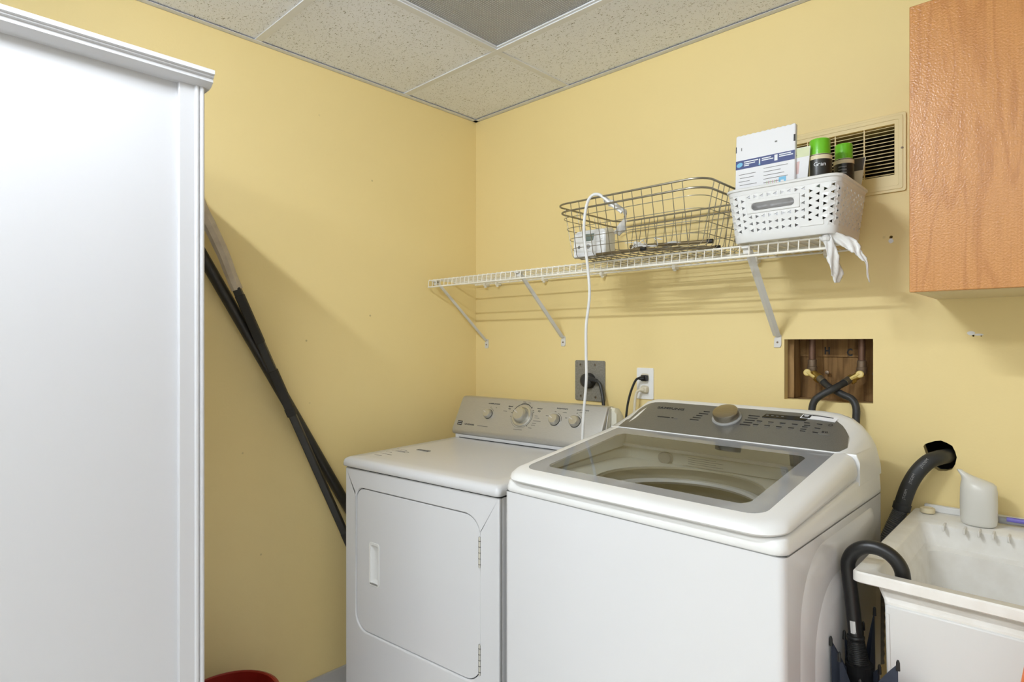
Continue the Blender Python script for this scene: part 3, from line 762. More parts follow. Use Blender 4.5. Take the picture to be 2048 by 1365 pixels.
wprint(.519, .1215, .083, .0175, M_PAPER, 'energy_sticker', .0030, .004); wprint(.5225, .1235, .020, .0135, M_INK, 'panel_print', .0036, .003); wprint(.527, .1325, .012, .002, M_WINK, 'panel_print', .0042); wprint(.529, .1285, .009, .002, M_WINK, 'panel_print', .0042)
wprint(.546, .1345, .050, .0030, M_INK, 'panel_print', .0036)
for r in range(2):
    for c in range(5): wprint(.418 + .030 * c - .004 * r, .092 - .017 * r, .014, .0022); wprint(.420 + .030 * c - .004 * r, .086 - .017 * r, .010, .0016, M_GINK)
for r in range(3):
    for c in range(2): wprint(.535 + .030 * c, .103 - .018 * r, .013, .0022)
wprint(.585, .072, .005, .005); wprint(.593, .072, .0015, .005); wprint(.5965, .072, .0015, .005); wprint(.578, .063, .026, .0018, M_GINK)
bm = B(); tube(bm, [FW @ Vector((.597 + .0045 * math.cos(a), .104 + .0045 * math.sin(a), .0012)) for a in [2 * PI * k / 16 for k in range(16)]], .0006, 6, loop=True); obj('power_icon', bm, M_INK, fw)
bm = B(); lathe(bm, [(.040, .001), (.040, .004), (.037, .006), (.0, .006)], FW @ T(.334, .094, 0), 40, cap1=False); dk = obj('dial_base', bm, M_GREYP, ws)
bm = B(); lathe(bm, [(.0335, .005), (.0345, .010), (.0345, .022), (.0335, .0245), (.031, .0255), (.0, .0255)], FW @ T(.334, .094, 0), 48, cap1=False); obj('dial', bm, M_DIAL, ws)

# ------------------------------------------------------------------ laundry sink
sk = thing('laundry_sink', 'off-white plastic laundry sink tub at the right of the washer', 'sink', (2.0, -.31, 0))
sx0, sx1, sy0, sy1, sz = 1.713, 2.293, -.613, -.012, .900
bx0, bx1, by0, by1 = 1.748, 2.258, -.580, -.135
ring = lambda a, b, c, d, z, r: [(x, y, z) for x, y in rrect(a, b, c, d, r, 6)]
bm = B()
loft(bm, [ring(1.80, 2.206, -.53, -.14, .515, .05), ring(1.768, 2.238, -.596, -.06, .80, .015), ring(1.762, 2.244, -.600, -.055, .850, .014), ring(1.748, 2.258, -.581, -.05, .866, .014), ring(1.748, 2.258, -.580, -.05, .8775, .012),
          ring(sx0 + .004, sx1 - .004, sy0 + .002, sy1, .8776, .012), ring(sx0, sx1, sy0, sy1, .8795, .012), ring(sx0, sx1, sy0, sy1, .8955, .012), ring(sx0 + .003, sx1 - .003, sy0 + .003, sy1, .8985, .012), ring(sx0 + .007, sx1 - .007, sy0 + .007, sy1, .8965, .012), ring(bx0 - .005, bx1 + .005, by0 - .005, by1 + .005, .8965, .02),
          ring(bx0, bx1, by0, by1, .892, .02), ring(bx0 + .014, bx1 - .014, by0 + .008, by1 - .006, .845, .03), ring(bx0 + .020, bx1 - .020, by0 + .015, by1 - .022, .838, .03), ring(bx0 + .055, bx1 - .055, by0 + .06, by1 - .045, .56, .05), ring(bx0 + .09, bx1 - .09, by0 + .09, by1 - .08, .545, .05)])
obj('basin', bm, M_SINK, sk, True, sharp=40)
bm = B(); plate(bm, [(1.774, .520), (2.232, .520), (2.240, .846), (1.766, .846)], [], fxz(-.6035), 0, .010); fp = obj('front_apron', bm, M_SINKF, sk, True, bev=.004)
bm = B(); plate(bm, [(1.778, .52), (1.782, .52), (1.7735, .83), (1.7695, .83)], [], fxz(-.6055), 0, .002); obj('apron_bead', bm, M_SINKF, fp, True)
bm = B(); box(bm, 1.735, sx1, -.020, -.0045, .896, .914); obj('backsplash', bm, M_WPLAST, sk, True, bev=.003)
for x in (1.795, 1.835, 1.862, 1.888, 1.915, 1.945, 1.975):
    bm = B(); box(bm, x - .002, x + .002, -.158, -.122, .886, .900); obj('soap_ridge', bm, M_SINK, sk, True, bev=.0015)
for (x, y) in ((1.82, -.49), (2.18, -.49), (1.82, -.15), (2.18, -.15)):
    bm = B(); tube(bm, [(x, y, 0), (x, y, .53)], .018, 12); obj('leg', bm, M_SINKF, sk, True)

# ------------------------------------------------------------------ umbrella hooked over the sink
um = thing('umbrella', 'folded navy umbrella with black crook handle hooked over the sink rim', 'umbrella', (1.712, -.56, .05))
hy = -.553
arcp = [(1.739 - .0475 * math.cos(a), hy, .886 + .047 * math.sin(a)) for a in [PI * k / 10 for k in range(11)]]
pth = [(1.707, hy - .004, .745), (1.7015, hy - .002, .80), (1.695, hy, .85)] + arcp + [(1.788, hy, .866)]
bm = B(); tube(bm, smooth_path(pth, 3), .0135, 14); obj('crook_handle', bm, M_BLACK, um, True)
bm = B(); tube(bm, [(1.7035, hy - .0155, .782), (1.7055, hy - .016, .758)], .0048, 4, sy=.4); obj('price_tag', bm, M_WPLAST, um, True)
ax = Vector((.10, -.02, -1)).normalized(); g0 = Vector((1.706, hy - .004, .752))
rq = Vector((0, 0, -1)).rotation_difference(ax).to_matrix().to_4x4()
Mg = Matrix.Translation(g0) @ rq @ Matrix.Rotation(PI, 4, 'X')
prof = [(.0145, 0), (.0165, .003), (.0165, .006), (.0145, .009)]
z = .009
for k in range(13):
    r = .0142 + .0004 * k
    prof += [(r, z + .0005), (r + .0014, z + .0018), (r, z + .0031)]; z += .0034
prof += [(.020, z + .001), (.023, z + .004), (.023, z + .008), (.018, z + .010), (.018, z + .04)]
Mg2 = Matrix.Translation(g0) @ rq @ Matrix.Diagonal((1, 1, -1, 1))
bm = B(); lathe(bm, prof, Mg2, 20); obj('ribbed_collar', bm, M_BLACK, um, True, sharp=60)
def canopy(tips, zb, base, m, name):
    """folds that hang from rib tips: tips = list of (x, y, z)"""
    c = Vector((1.716, -.566)); n = len(tips); rings = []; per = 12
    levels = 7
    for L in range(levels + 1):
        f = L / levels; ring = []
        cz = c + Vector((.012, -.004)) * f
        for i in range(n):
            p = Vector(tips[i]); q = Vector(tips[(i + 1) % n])
            for k in range(per):
                s = k / per
                a = p.lerp(q, s)
                dip = math.sin(PI * s)
                rad = Vector((a.x, a.y)) - c
                rad *= (1 - .42 * dip * (1 - .3 * f))
                top = a.z - .060 * dip
                zz = top + (zb - top) * f
                sc = 1 - .80 * f ** 1.3 + .12 * math.sin(PI * f)
                ring.append((cz.x + rad.x * sc, cz.y + rad.y * sc, zz))
        rings.append(ring)
    bm = B(); loft(bm, rings, cap0=False)
    return obj(name, bm, m, um, True, sharp=60)
tips = [(1.679, -.622, .757), (1.699, -.640, .740), (1.744, -.680, .722), (1.800, -.668, .772), (1.754, -.585, .715), (1.727, -.500, .790), (1.702, -.480, .745), (1.684, -.550, .745)]
cn = canopy(tips, .08, None, M_FABRIC, 'canopy')
for (x, y, z) in tips:
    bm = B(); tube(bm, [(x, y, z - .012), (x, y, z + .002), (x, y, z + .006)], [.0035, .003, .0016], 8); obj('rib_tip', bm, M_BLACK, um, True)
bm = B(); tube(bm, [(1.714, -.562, .70), (1.735, -.567, .06)], [.026, .010], 12); obj('rib_bundle', bm, M_BFAB, um, True)

# ------------------------------------------------------------------ wall cabinet
t = thing('wall_cabinet', 'cherry wood wall cabinet with flat door hung above the sink', 'cabinet', (2.16, -.17, 1.447))
bm = B(); box(bm, 1.762, 2.562, -.325, -.001, 1.449, 2.070); obj('body', bm, mat('cream_laminate', srgb(226, 210, 170), 0.5), t, True)
for (a, b) in ((1.760, 2.1605), (2.1635, 2.564)):
    bm = B(); box(bm, a, b, -.346, -.3265, 1.447, 2.073); obj('door', bm, M_CHERRY, t, True, bev=.0015)
bm = B(); box(bm, 1.7600, 1.7618, -.325, -.001, 1.449, 2.070); obj('side_panel', bm, M_CHERRY, t, True)
bm = B(); box(bm, 1.790, 2.534, -.305, -.02, 1.4470, 1.4489); obj('underside', bm, mat('cream_board', srgb(222, 204, 160), 0.5), t, True)

# ------------------------------------------------------------------ air vent behind the baskets
t = thing('vent_grille', 'cream painted air return grille on back wall behind the plastic basket', 'vent', (1.513, 0, 1.85))
bm = B(); plate(bm, rrect(1.333, 1.693, 1.745, 1.958, .006, 3), [ventop[::-1]], fxz(-.006), 0, .0055); fr = obj('frame', bm, M_VENT, t, True, bev=.003, seg=2)
bm = B(); plate(bm, rrect(1.340, 1.686, 1.752, 1.951, .005, 3), [rrect(1.350, 1.676, 1.762, 1.941, .005, 3)[::-1]], fxz(-.0075), 0, .0025); obj('frame_ridge', bm, M_VENT, fr, True, bev=.0008, seg=1)
first = None
for k in range(14):
    z = 1.7965 + k * .00995
    if first is None:
        bm = B(); loft(bm, [[(x, -.003, -.0020), (x, .014, .0040), (x, .014, .0052), (x, -.003, -.0006)] for x in (1.361, 1.665)])
        first = obj('slat', bm, M_VENT, t); first.location = (-1.513, 0, z - 1.85)
    else: copy_of(first, (-1.513, 0, z - 1.85))
for x in (1.444, 1.519, 1.593):
    bm = B(); box(bm, x - .0014, x + .0014, -.0045, .001, 1.792, 1.930); obj('rib_bar', bm, M_VENT, t, True)
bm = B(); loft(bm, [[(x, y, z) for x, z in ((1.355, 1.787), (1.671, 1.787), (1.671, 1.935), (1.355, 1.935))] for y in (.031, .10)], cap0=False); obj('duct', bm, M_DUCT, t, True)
for zz in (1.9335, 1.7875):
    bm = B(); box(bm, 1.357, 1.669, .031, .098, zz, zz + .001); obj('duct_flange', bm, M_VENT, t, True)
for (x, z) in ((1.684, 1.861), (1.342, 1.861)):
    bm = B(); lathe(bm, [(.0035, 0), (.003, .002), (.0, .0026)], frame((x, -.006, z), (1, 0, 0), (0, 0, 1)), 12, cap1=False); obj('screw', bm, M_SOLDER, t, True)

# ------------------------------------------------------------------ wire shelf
SZ = 1.600
sh = thing('wire_shelf', 'white vinyl-coated wire shelf on braces along the back wall', 'shelf', (.8, 0, SZ))
x0s, x1s = .018, 1.577
for (y, z, r) in ((-.022, SZ - .0040, .003), (-.150, SZ - .0040, .0032), (-.289, SZ - .003, .0028), (-.2935, SZ - .031, .0036)):
    bm = B(); tube(bm, [(x0s, y, z), (x1s, y, z)], r, 10); obj('rail', bm, M_WIRE, sh, True)
first = None; k = 0; x = x0s + .002
while x < x1s:
    if first is None:
        bm = B(); tube(bm, [(0, -.014, 0), (0, -.2895, 0), (0, -.2925, -.003), (0, -.2955, -.031)], .0016, 6)
        first = obj('wire', bm, M_WIRE, sh); first.location = (x - .8, 0, .0)
    else: copy_of(first, (x - .8, 0, 0))
    x += .0253
for (xw, xf, zb) in ((.073, .052, 1.323), (.517, .530, 1.335), (1.357, 1.376, 1.336)):
    w = .0065
    p = Vector((xf, -.272, SZ - .012)); q = Vector((xw, -.008, zb + .020))
    bm = B(); tube(bm, [p, q], .0135, 4, sx=.85, sy=.3, up=(1, 0, 0)); br = obj('brace', bm, M_BRKT, sh, True)
    bm = B(); tube(bm, [p + Vector((-.004, .004, 0)), q + Vector((-.004, .004, 0))], .004, 4, sx=.3, sy=1.2, up=(1, 0, 0)); obj('brace_flange', bm, M_BRKT, br, True)
    bm = B(); box(bm, xf - .010, xf + .010, -.296, -.262, SZ - .010, SZ - .004); box(bm, xf - .010, xf + .010, -.285, -.282, SZ - .024, SZ - .004); obj('brace_hook', bm, M_BRKT, br, True, bev=.001)
    bm = B(); plate(bm, [(xw - .011, zb - .016), (xw + .008, zb - .016), (xw + .0115, zb - .008), (xw + .0115, zb + .022), (xw + .004, zb + .026), (xw - .010, zb + .012)], [], fxz(-.004), 0, .004)
    pl = obj('wall_foot', bm, M_BRKT, br, True, bev=.001)
    bm = B(); lathe(bm, [(.0032, 0), (.0026, .0016), (.0, .002)], frame((xw, -.004, zb), (1, 0, 0), (0, 0, 1)), 12, cap1=False); obj('screw', bm, M_SOLDER, pl, True)
for xc in (.085, .16, .43, .72, 1.02, 1.30, 1.50):
    bm = B(); box(bm, xc - .006, xc + .006, -.030, -.0005, SZ - .014, SZ + .004); tube(bm, [(xc, -.020, SZ - .014), (xc, -.020, SZ - .020)], .0065, 8); obj('wall_clip', bm, M_WIRE, sh, True, bev=.0015)

# ------------------------------------------------------------------ wire basket on the shelf
wb = thing('wire_basket', 'grey metal wire basket with double rim on the shelf', 'basket', (1.06, -.22, SZ))
zr = 1.775; zbm = SZ + .0045
def wring(z, e): return [(x, y, z) for x, y in rrect(.802 + e, 1.315 - e, -.405 + e, -.035 - e, .05, 6)]
def inset(z): return .034 * (zr - z) / (zr - zbm)
for z in (zr, 1.752):
    bm = B(); tube(bm, wring(z, inset(z) - .001), .0030, 10, loop=True); obj('rim', bm, M_CHROME, wb, True)
for z in (1.733, 1.700, 1.667, 1.636):
    bm = B(); tube(bm, wring(z, inset(z)), .0011, 6, loop=True); obj('ring_wire', bm, M_CHROME, wb, True)
e = inset(zbm)
for k in range(13):
    x = .868 + k * .0318
    bm = B(); tube(bm, [(x, -.405, zr), (x, -.405 + e * .94, zbm + .010), (x, -.405 + e + .008, zbm), (x, -.035 - e - .008, zbm), (x, -.035 - e * .94, zbm + .010), (x, -.035, zr)], .0012, 6, up=(1, 0, 0)); obj('wire', bm, M_CHROME, wb, True)
for k in range(9):
    y = -.350 + k * .0325
    bm = B(); tube(bm, [(.802, y, zr), (.802 + e * .94, y, zbm + .012), (.802 + e + .008, y, zbm + .0022), (1.315 - e - .008, y, zbm + .0022), (1.315 - e * .94, y, zbm + .012), (1.315, y, zr)], .0012, 6, up=(0, 1, 0)); obj('wire', bm, M_CHROME, wb, True)
ZB = zbm + .0036
# white monitor with small screen
dv = thing('plug_in_monitor', 'white plastic monitor with small grey screen inside the wire basket', 'device', (.898, -.318, ZB), math.radians(3))
def dvr(y, e, zt): return [(x, y, z) for x, z in rrect(-.060 + e, .060 - e, .0 + e * .5, zt - e, (.006, .006, .014, .022), 5)]
bm = B(); loft(bm, [dvr(-.034, .004, .080), dvr(-.030, 0, .084), dvr(.020, 0, .096), dvr(.032, .004, .096)]); bo = obj('body', bm, M_WPLAST, dv, sharp=40)
FV = frame((0, -.0341, 0), (1, 0, 0), (0, 0, 1))
bm = B(); plate(bm, [(-.014, .050), (.016, .050), (.021, .072), (-.016, .072)], [], fM(FV), -.001, .0012); obj('screen', bm, M_SCREEN, dv)
bm = B(); plate(bm, rrect(-.050, .050, .002, .014, .002, 2), [], fM(FV), -.001, .0022); obj('base_strip', bm, M_WHITE, dv)
bm = B(); lathe(bm, [(.007, 0), (.007, .002), (.0, .0026)], FV @ T(-.002, .032, 0), 16, cap1=False); obj('button', bm, M_GREYP, dv)
for u in (-.040, -.035): 
    bm = B(); plate(bm, rrect(u, u + .0018, .028, .037, .0004, 1), [], fM(FV), 0, .001); obj('socket_slot', bm, M_INK, dv)
for k in range(5):
    bm = B(); plate(bm, rrect(.026, .050, .046 + .006 * k, .0485 + .006 * k, .0008, 1), [], fM(FV), -.0004, .001); obj('vent_rib', bm, M_WPLAST, dv)
# rods, crumpled film
rods = [((1.02, -.30, ZB + .024), (1.272, -.275, ZB + .016), .0055), ((1.06, -.345, ZB + .005), (1.255, -.19, ZB + .010), .0050), ((.93, -.352, ZB + .004), (1.10, -.350, ZB + .004), .0042)]
for i, (p, q, r) in enumerate(rods):
    p, q = Vector(p), Vector(q)
    t = thing('metal_rod', ('bronze metal rod reaching towards the plastic basket inside wire basket', 'bronze metal rod slanting across the floor of the wire basket', 'thin dark rod along the front bottom of the wire basket')[i], 'rod', tuple(p), group='rods in the wire basket')
    bm = B(); tube(bm, [p, q], r, 10); obj('rod', bm, mat('bronze_metal' + str(i), srgb(126, 112, 84), 0.4, 0.7), t, True)
    d = (q - p).normalized(); bm = B(); tube(bm, [q - d * .012, q + d * .004], r * 1.25, 10); obj('black_tip', bm, M_BLACK, t, True)
def film(name, label, cat, path, w, parent=None, seed=1, m=None, tw=1.2):
    rnd = random.Random(seed); P = smooth_path(path, 6); rows = []
    for i, p in enumerate(P):
        t = (P[min(i + 1, len(P) - 1)] - P[max(i - 1, 0)]).normalized()
        s = Vector((math.cos(tw * i * .18), math.sin(tw * i * .18), .15)); s = (s - t * s.dot(t)).normalized(); n = t.cross(s)
        ww = w[min(len(w) - 1, int(i / len(P) * len(w)))] if isinstance(w, (list, tuple)) else w
        row = []
        for k in range(9):
            u = (k / 8 - .5) * 2
            row.append(p + s * (u * ww) + n * (.18 * ww * math.sin(u * 5 + i * .6) + rnd.uniform(-.05, .05) * ww))
        rows.append(row)
    bm = B(); loft(bm, rows, ring_closed=False, cap0=False, cap1=False)
    o = obj(name, bm, m or M_FILM, parent, parent is not None, sharp=80)
    sd = o.modifiers.new('sheet', 'SOLIDIFY'); sd.thickness = .0006
    if label: tag(o, label, cat)
    return o
film('plastic_wrap', 'crumpled clear plastic wrap on the floor of the wire basket', 'wrapper', [(1.04, -.31, ZB + .028), (1.08, -.30, ZB + .022), (1.12, -.28, ZB + .018), (1.16, -.29, ZB + .020), (1.20, -.27, ZB + .018)], [.010, .014, .008, .015, .008], seed=4)
bm = B(); rnd = random.Random(3)
pts = [(1.02 + .012 * k + .012 * math.sin(k * 1.7), -.33 + .012 * math.sin(k * 1.1), ZB + .012 + .022 * (.5 + .5 * math.sin(k * 1.3 + 1))) for k in range(12)]
tube(bm, smooth_path(pts, 5), .0011, 6); tag(obj('plastic_string', bm, M_WPLAST), 'loose white string curled over rods in the wire basket', 'string')

# white cord hanging from the basket
wc = thing('extension_cord', 'white cord looping over wire basket and hanging behind the washer', 'cord', (.905, -.42, .55))
path = [(1.045, -.385, 1.722), (1.015, -.395, 1.748), (.992, -.404, 1.772), (.978, -.412, 1.782), (.962, -.418, 1.781), (.948, -.421, 1.766), (.938, -.421, 1.735), (.931, -.419, 1.690), (.929, -.412, 1.640), (.935, -.405, 1.565), (.938, -.400, 1.48), (.924, -.398, 1.39), (.921, -.395, 1.31), (.920, -.392, 1.22), (.908, -.39, 1.11), (.902, -.388, 1.02), (.900, -.388, .80), (.90, -.388, .56)]
bm = B(); tube(bm, smooth_path(path, 6), .0046, 10); obj('cable', bm, M_WPLAST, wc, True)
film('plastic_sleeve', None, None, [(.990, -.395, 1.770), (1.008, -.388, 1.755), (1.035, -.375, 1.738), (1.045, -.365, 1.722), (1.030, -.350, 1.700), (1.010, -.335, 1.685), (.985, -.325, 1.672)], [.008, .012, .010, .014, .013, .014, .012], wc, 9, tw=.6)

# ------------------------------------------------------------------ white plastic basket
pb = thing('plastic_basket', 'white woven-pattern plastic basket with handle slot on shelf end', 'basket', (1.476, -.195, SZ))
px0, px1, py0, py1 = 1.335, 1.617, -.328, -.062
PH = .141; zb0 = SZ + .003
def per_pts(e, n=10): return rrect(px0 + e, px1 - e, py0 + e, py1 - e, .030 - e * .3, n)
def perim(e):
    P = per_pts(e); P = P + [P[0]]; L = [0]
    for a, b in zip(P, P[1:]): L.append(L[-1] + math.hypot(b[0] - a[0], b[1] - a[1]))
    return P, L
CACHE = {}
def wallpt(u, z, d=0.0):
    """u in 0..1 round the basket (0 = front-left), z height above its base, d outwards"""
    e = .016 * (1 - z / PH)
    ek = round(e, 4)
    if ek not in CACHE: CACHE[ek] = perim(ek)
    P, L = CACHE[ek]; s = (u % 1.0) * L[-1]
    for i in range(len(P) - 1):
        if s <= L[i + 1] + 1e-9:
            f = (s - L[i]) / max(1e-9, L[i + 1] - L[i]); a, b = P[i], P[i + 1]
            x, y = a[0] + (b[0] - a[0]) * f, a[1] + (b[1] - a[1]) * f
            nx, ny = b[1] - a[1], -(b[0] - a[0]); q = math.hypot(nx, ny) or 1
            return Vector((x + nx / q * d, y + ny / q * d, zb0 + z))
NC, NR = 60, 6; zA, zB2 = .020, .124
P0, L0 = perim(.008); 
def ucell(i): return i / NC
bm = B()
front = [i for i in range(NC) if wallpt((i + .5) / NC, .07).y < py0 + .03 and 1.395 < wallpt((i + .5) / NC, .07).x < 1.525]
i0, i1 = min(front), max(front) + 1
j0, j1 = 3, 5
def quadgrid(f, t, d):
    """one cell as a solid with a triangular window"""
    pass
TH = .0022
for i in range(NC):
    dzr = (zB2 - zA) / NR
    inh = i0 <= i < i1
    if i % 2 and not inh: cells = [(zA, zA + dzr / 2, 0)] + [(zA + dzr * (j + .5), zA + dzr * (j + 1.5), 1) for j in range(NR - 1)] + [(zB2 - dzr / 2, zB2, 0)]
    else: cells = [(zA + dzr * j, zA + dzr * (j + 1), 1) for j in range(NR) if not (inh and j0 <= j < j1)]
    ua, ub = i / NC, (i + 1) / NC; um_ = (ua + ub) / 2; du = ub - ua
    for (zl, zh, open_) in cells:
        rect = [(ua, zl), (ub, zl), (ub, zh), (ua, zh)]
        Vo = [bm.verts.new(wallpt(u, z, 0)) for u, z in rect]
        if not open_:
            bm.faces.new(Vo); continue
        zmid = (zl + zh) / 2; dz = zh - zl
        s = 1 if i % 2 else -1
        tri = [(um_ - s * du * .22, zmid - dz * .26), (um_ + s * du * .33, zmid), (um_ - s * du * .22, zmid + dz * .26)]
        Vt = [bm.verts.new(wallpt(u, z, .0009)) for u, z in tri]; Wt = [bm.verts.new(wallpt(u, z, -TH)) for u, z in tri]
        if s > 0:
            bm.faces.new((Vo[0], Vo[1], Vt[1], Vt[0])); bm.faces.new((Vo[1], Vo[2], Vt[1])); bm.faces.new((Vo[2], Vo[3], Vt[2], Vt[1])); bm.faces.new((Vo[3], Vo[0], Vt[0], Vt[2]))
        else:
            bm.faces.new((Vo[0], Vo[1], Vt[0], Vt[1])); bm.faces.new((Vo[1], Vo[2], Vt[2], Vt[0])); bm.faces.new((Vo[2], Vo[3], Vt[1], Vt[2])); bm.faces.new((Vo[3], Vo[0], Vt[1]))
        for a in range(3): bm.faces.new((Vt[a], Vt[(a + 1) % 3], Wt[(a + 1) % 3], Wt[a]))
bmesh.ops.remove_doubles(bm, verts=bm.verts, dist=1e-5)
lat = obj('woven_wall', bm, M_WPLAST, pb, True, sharp=20)
bm = B(); ua, ub = i0 / NC, i1 / NC; za, zc = zA + (zB2 - zA) * j0 / NR, zA + (zB2 - zA) * j1 / NR
ax_, bx_ = 0.0, 1.0; 
slot = rrect(.09, .91, .22, .74, (.06, .06, .06, .06), 6)
xa, xb = wallpt(ua, (za + zc) / 2).x, wallpt(ub, (za + zc) / 2).x; asp = (zc - za) / (xb - xa)
slot = [(u, v) for u, v in [(p[0], p[1]) for p in rrect(.10, .90, .20 * asp, .76 * asp, .27 * asp, 8)]]
plate(bm, [(0, 0), (1, 0), (1, asp), (0, asp)], [slot[::-1]], lambda u, v, d: wallpt(ua + (ub - ua) * u, za + (zc - za) * v / asp, d), -.003, .0028)
obj('handle_frame', bm, M_WPLAST, pb, True, bev=.0015)
def bring(z, d): return [wallpt(k / 72, z, d) for k in range(72)]
bm = B(); loft(bm, [bring(.000, -.012), bring(.000, -.001), bring(.003, .0012), bring(.020, .0012), bring(.020, -.002), bring(.004, -.003), bring(.004, -.014)]); obj('base', bm, M_WPLAST, pb, True)
bm = B(); loft(bm, [bring(.123, -.0015), bring(.123, .0008), bring(.133, .0015), bring(.1345, .005), bring(.139, .0055), bring(.141, .003), bring(.141, -.001), bring(.138, -.002)], loop=True); obj('rim', bm, M_WPLAST, pb, True)
bm = B(); plate(bm, rrect(1.522, 1.578, .023, .035, .002, 2), [], lambda u, v, d: wallpt((u - px0 + .0) / 1.0 * 0 + 0, v, d) + Vector((u - wallpt(0, v).x, 0, 0)) * 1.0 if False else Vector((u, py0 + .016 * (1 - v / PH) - d, zb0 + v)), -.001, .0024); obj('maker_plate', bm, M_WPLAST, pb, True)

# contents of the plastic basket
zin = zb0 + .0055
ev = thing('mailer_pouch', 'white pouch with navy printed band standing in plastic basket', 'pouch', (1.418, -.262, zin))
EM = frame((1.3405, -.283, zin), (1, 0, 0), (0, .05, 1))
H = .297
top = [(.157 - .157 * k / 24, H + (.0012 if k % 2 else -.0008)) for k in range(25)]
bm = B(); plate(bm, [(0, .14), (.017, 0), (.157, 0)] + top, [], fM(EM), -.014, 0); ps = obj('pouch', bm, M_PAPER, ev, True, bev=.002)
def eprint(u, v, w, h, m=M_GINK, name='pouch_print', d=.0006, par=None):
    bm = B(); plate(bm, [(u, v), (u + w, v), (u + w, v + h), (u, v + h)], [], fM(EM), 0, d); return obj(name, bm, m, par or ps, True)
band = eprint(.001, .203, .155, .024, M_NAVYP, 'navy_band', .0008)
bm = B(); lathe(bm, [(.0085, 0), (.0085, .0004)], EM @ T(.012, .215, .0008) @ Matrix.Rotation(.3, 4, 'Z') @ Matrix.Diagonal((1, .72, 1, 1)), 20); obj('band_emblem', bm, M_CYANP, band, True)
for (u, v, w) in ((.024, .2200, .038), (.024, .2145, .030), (.024, .2095, .014), (.072, .2200, .024), (.072, .2150, .030), (.117, .2210, .030), (.117, .2160, .035)):
    eprint(u, v, w, .0026, M_WINK, 'band_print', .0013, band)
eprint(.0645, .2075, .003, .015, M_WINK, 'band_print', .0013, band); bm = B(); lathe(bm, [(.0026, 0), (.0026, .0004)], EM @ T(.066, .2075, .0009), 12); obj('band_print', bm, M_CYANP, band, True)
eprint(.105, .2085, .008, .016, M_WINK, 'band_print', .0013, band)
for k in range(9):
    eprint(.010 + .003 * (k % 2), .187 - .0098 * k, .046 - .008 * ((k * 7) % 3), .0013)
    if k < 6: eprint(.077, .193 - .0098 * k, .062 - .009 * ((k * 5) % 3), .0013)
eprint(.117, .150, .018, .0125, M_CYANP); eprint(.122, .150, .008, .004, M_WINK, 'pouch_print', .0012)
for k in range(6): eprint(.085 + .005 * k, .1495, .0022, .008, M_PINKP if k % 2 else M_LIME)
eprint(.0, .2505, .0022, .017, M_INK); eprint(.1525, .2505, .0045, .018, M_INK); eprint(.015, .254, .0022, .008, M_GINK); eprint(.105, .258, .006, .004, M_GINK)
def sheet(name, label, cat, o, u, v, w, h, th, m, group=None):
    M = frame(o, u, v); t = thing(name, label, cat, tuple(o), group=group)
    bm = B(); plate(bm, [(0, 0), (w, 0), (w, h), (0, h)], [], fM(M), -th, 0); obj('sheet', bm, m, t, True); return t, M
sheet('green_card', 'pale green card behind the white pouch at left', 'card', (1.357, -.200, zin), (1, .02, 0), (-.13, .05, 1), .05, .235, .002, M_LIME)
sheet('folded_paper', 'white folded paper just behind the left edge of the pouch', 'paper', (1.360, -.240, zin), (1, .02, 0), (-.165, .03, 1), .06, .190, .003, M_PAPER)
t, M = sheet('leaflet', 'white leaflet with pale green top edge right of the pouch', 'leaflet', (1.436, -.264, zin), (1, .0, 0), (.09, .0, 1), .075, .232, .002, M_PAPER)
for (u, v, w, h, m) in ((.001, .207, .073, .024, M_LIME), (.045, .165, .007, .032, M_PINKP), (.030, .212, .014, .002, M_GINK), (.03, .15, .03, .001, M_GINK), (.03, .14, .026, .001, M_GINK)):
    bm = B(); plate(bm, [(u, v), (u + w, v), (u + w, v + h), (u, v + h)], [], fM(M), 0, .0005); obj('print', bm, m, t, True)
t, M = sheet('foil_pack', 'silver foil pack between leaflet and spray cans', 'pack', (1.474, -.197, zin), (1, .05, 0), (.13, .03, 1), .040, .222, .004, M_FOIL)
bm = B(); plate(bm, [(.032, 0), (.040, 0), (.040, .222), (.032, .222)], [], fM(M), -.0055, .0012); obj('crimped_edge', bm, M_BLACK, t, True)
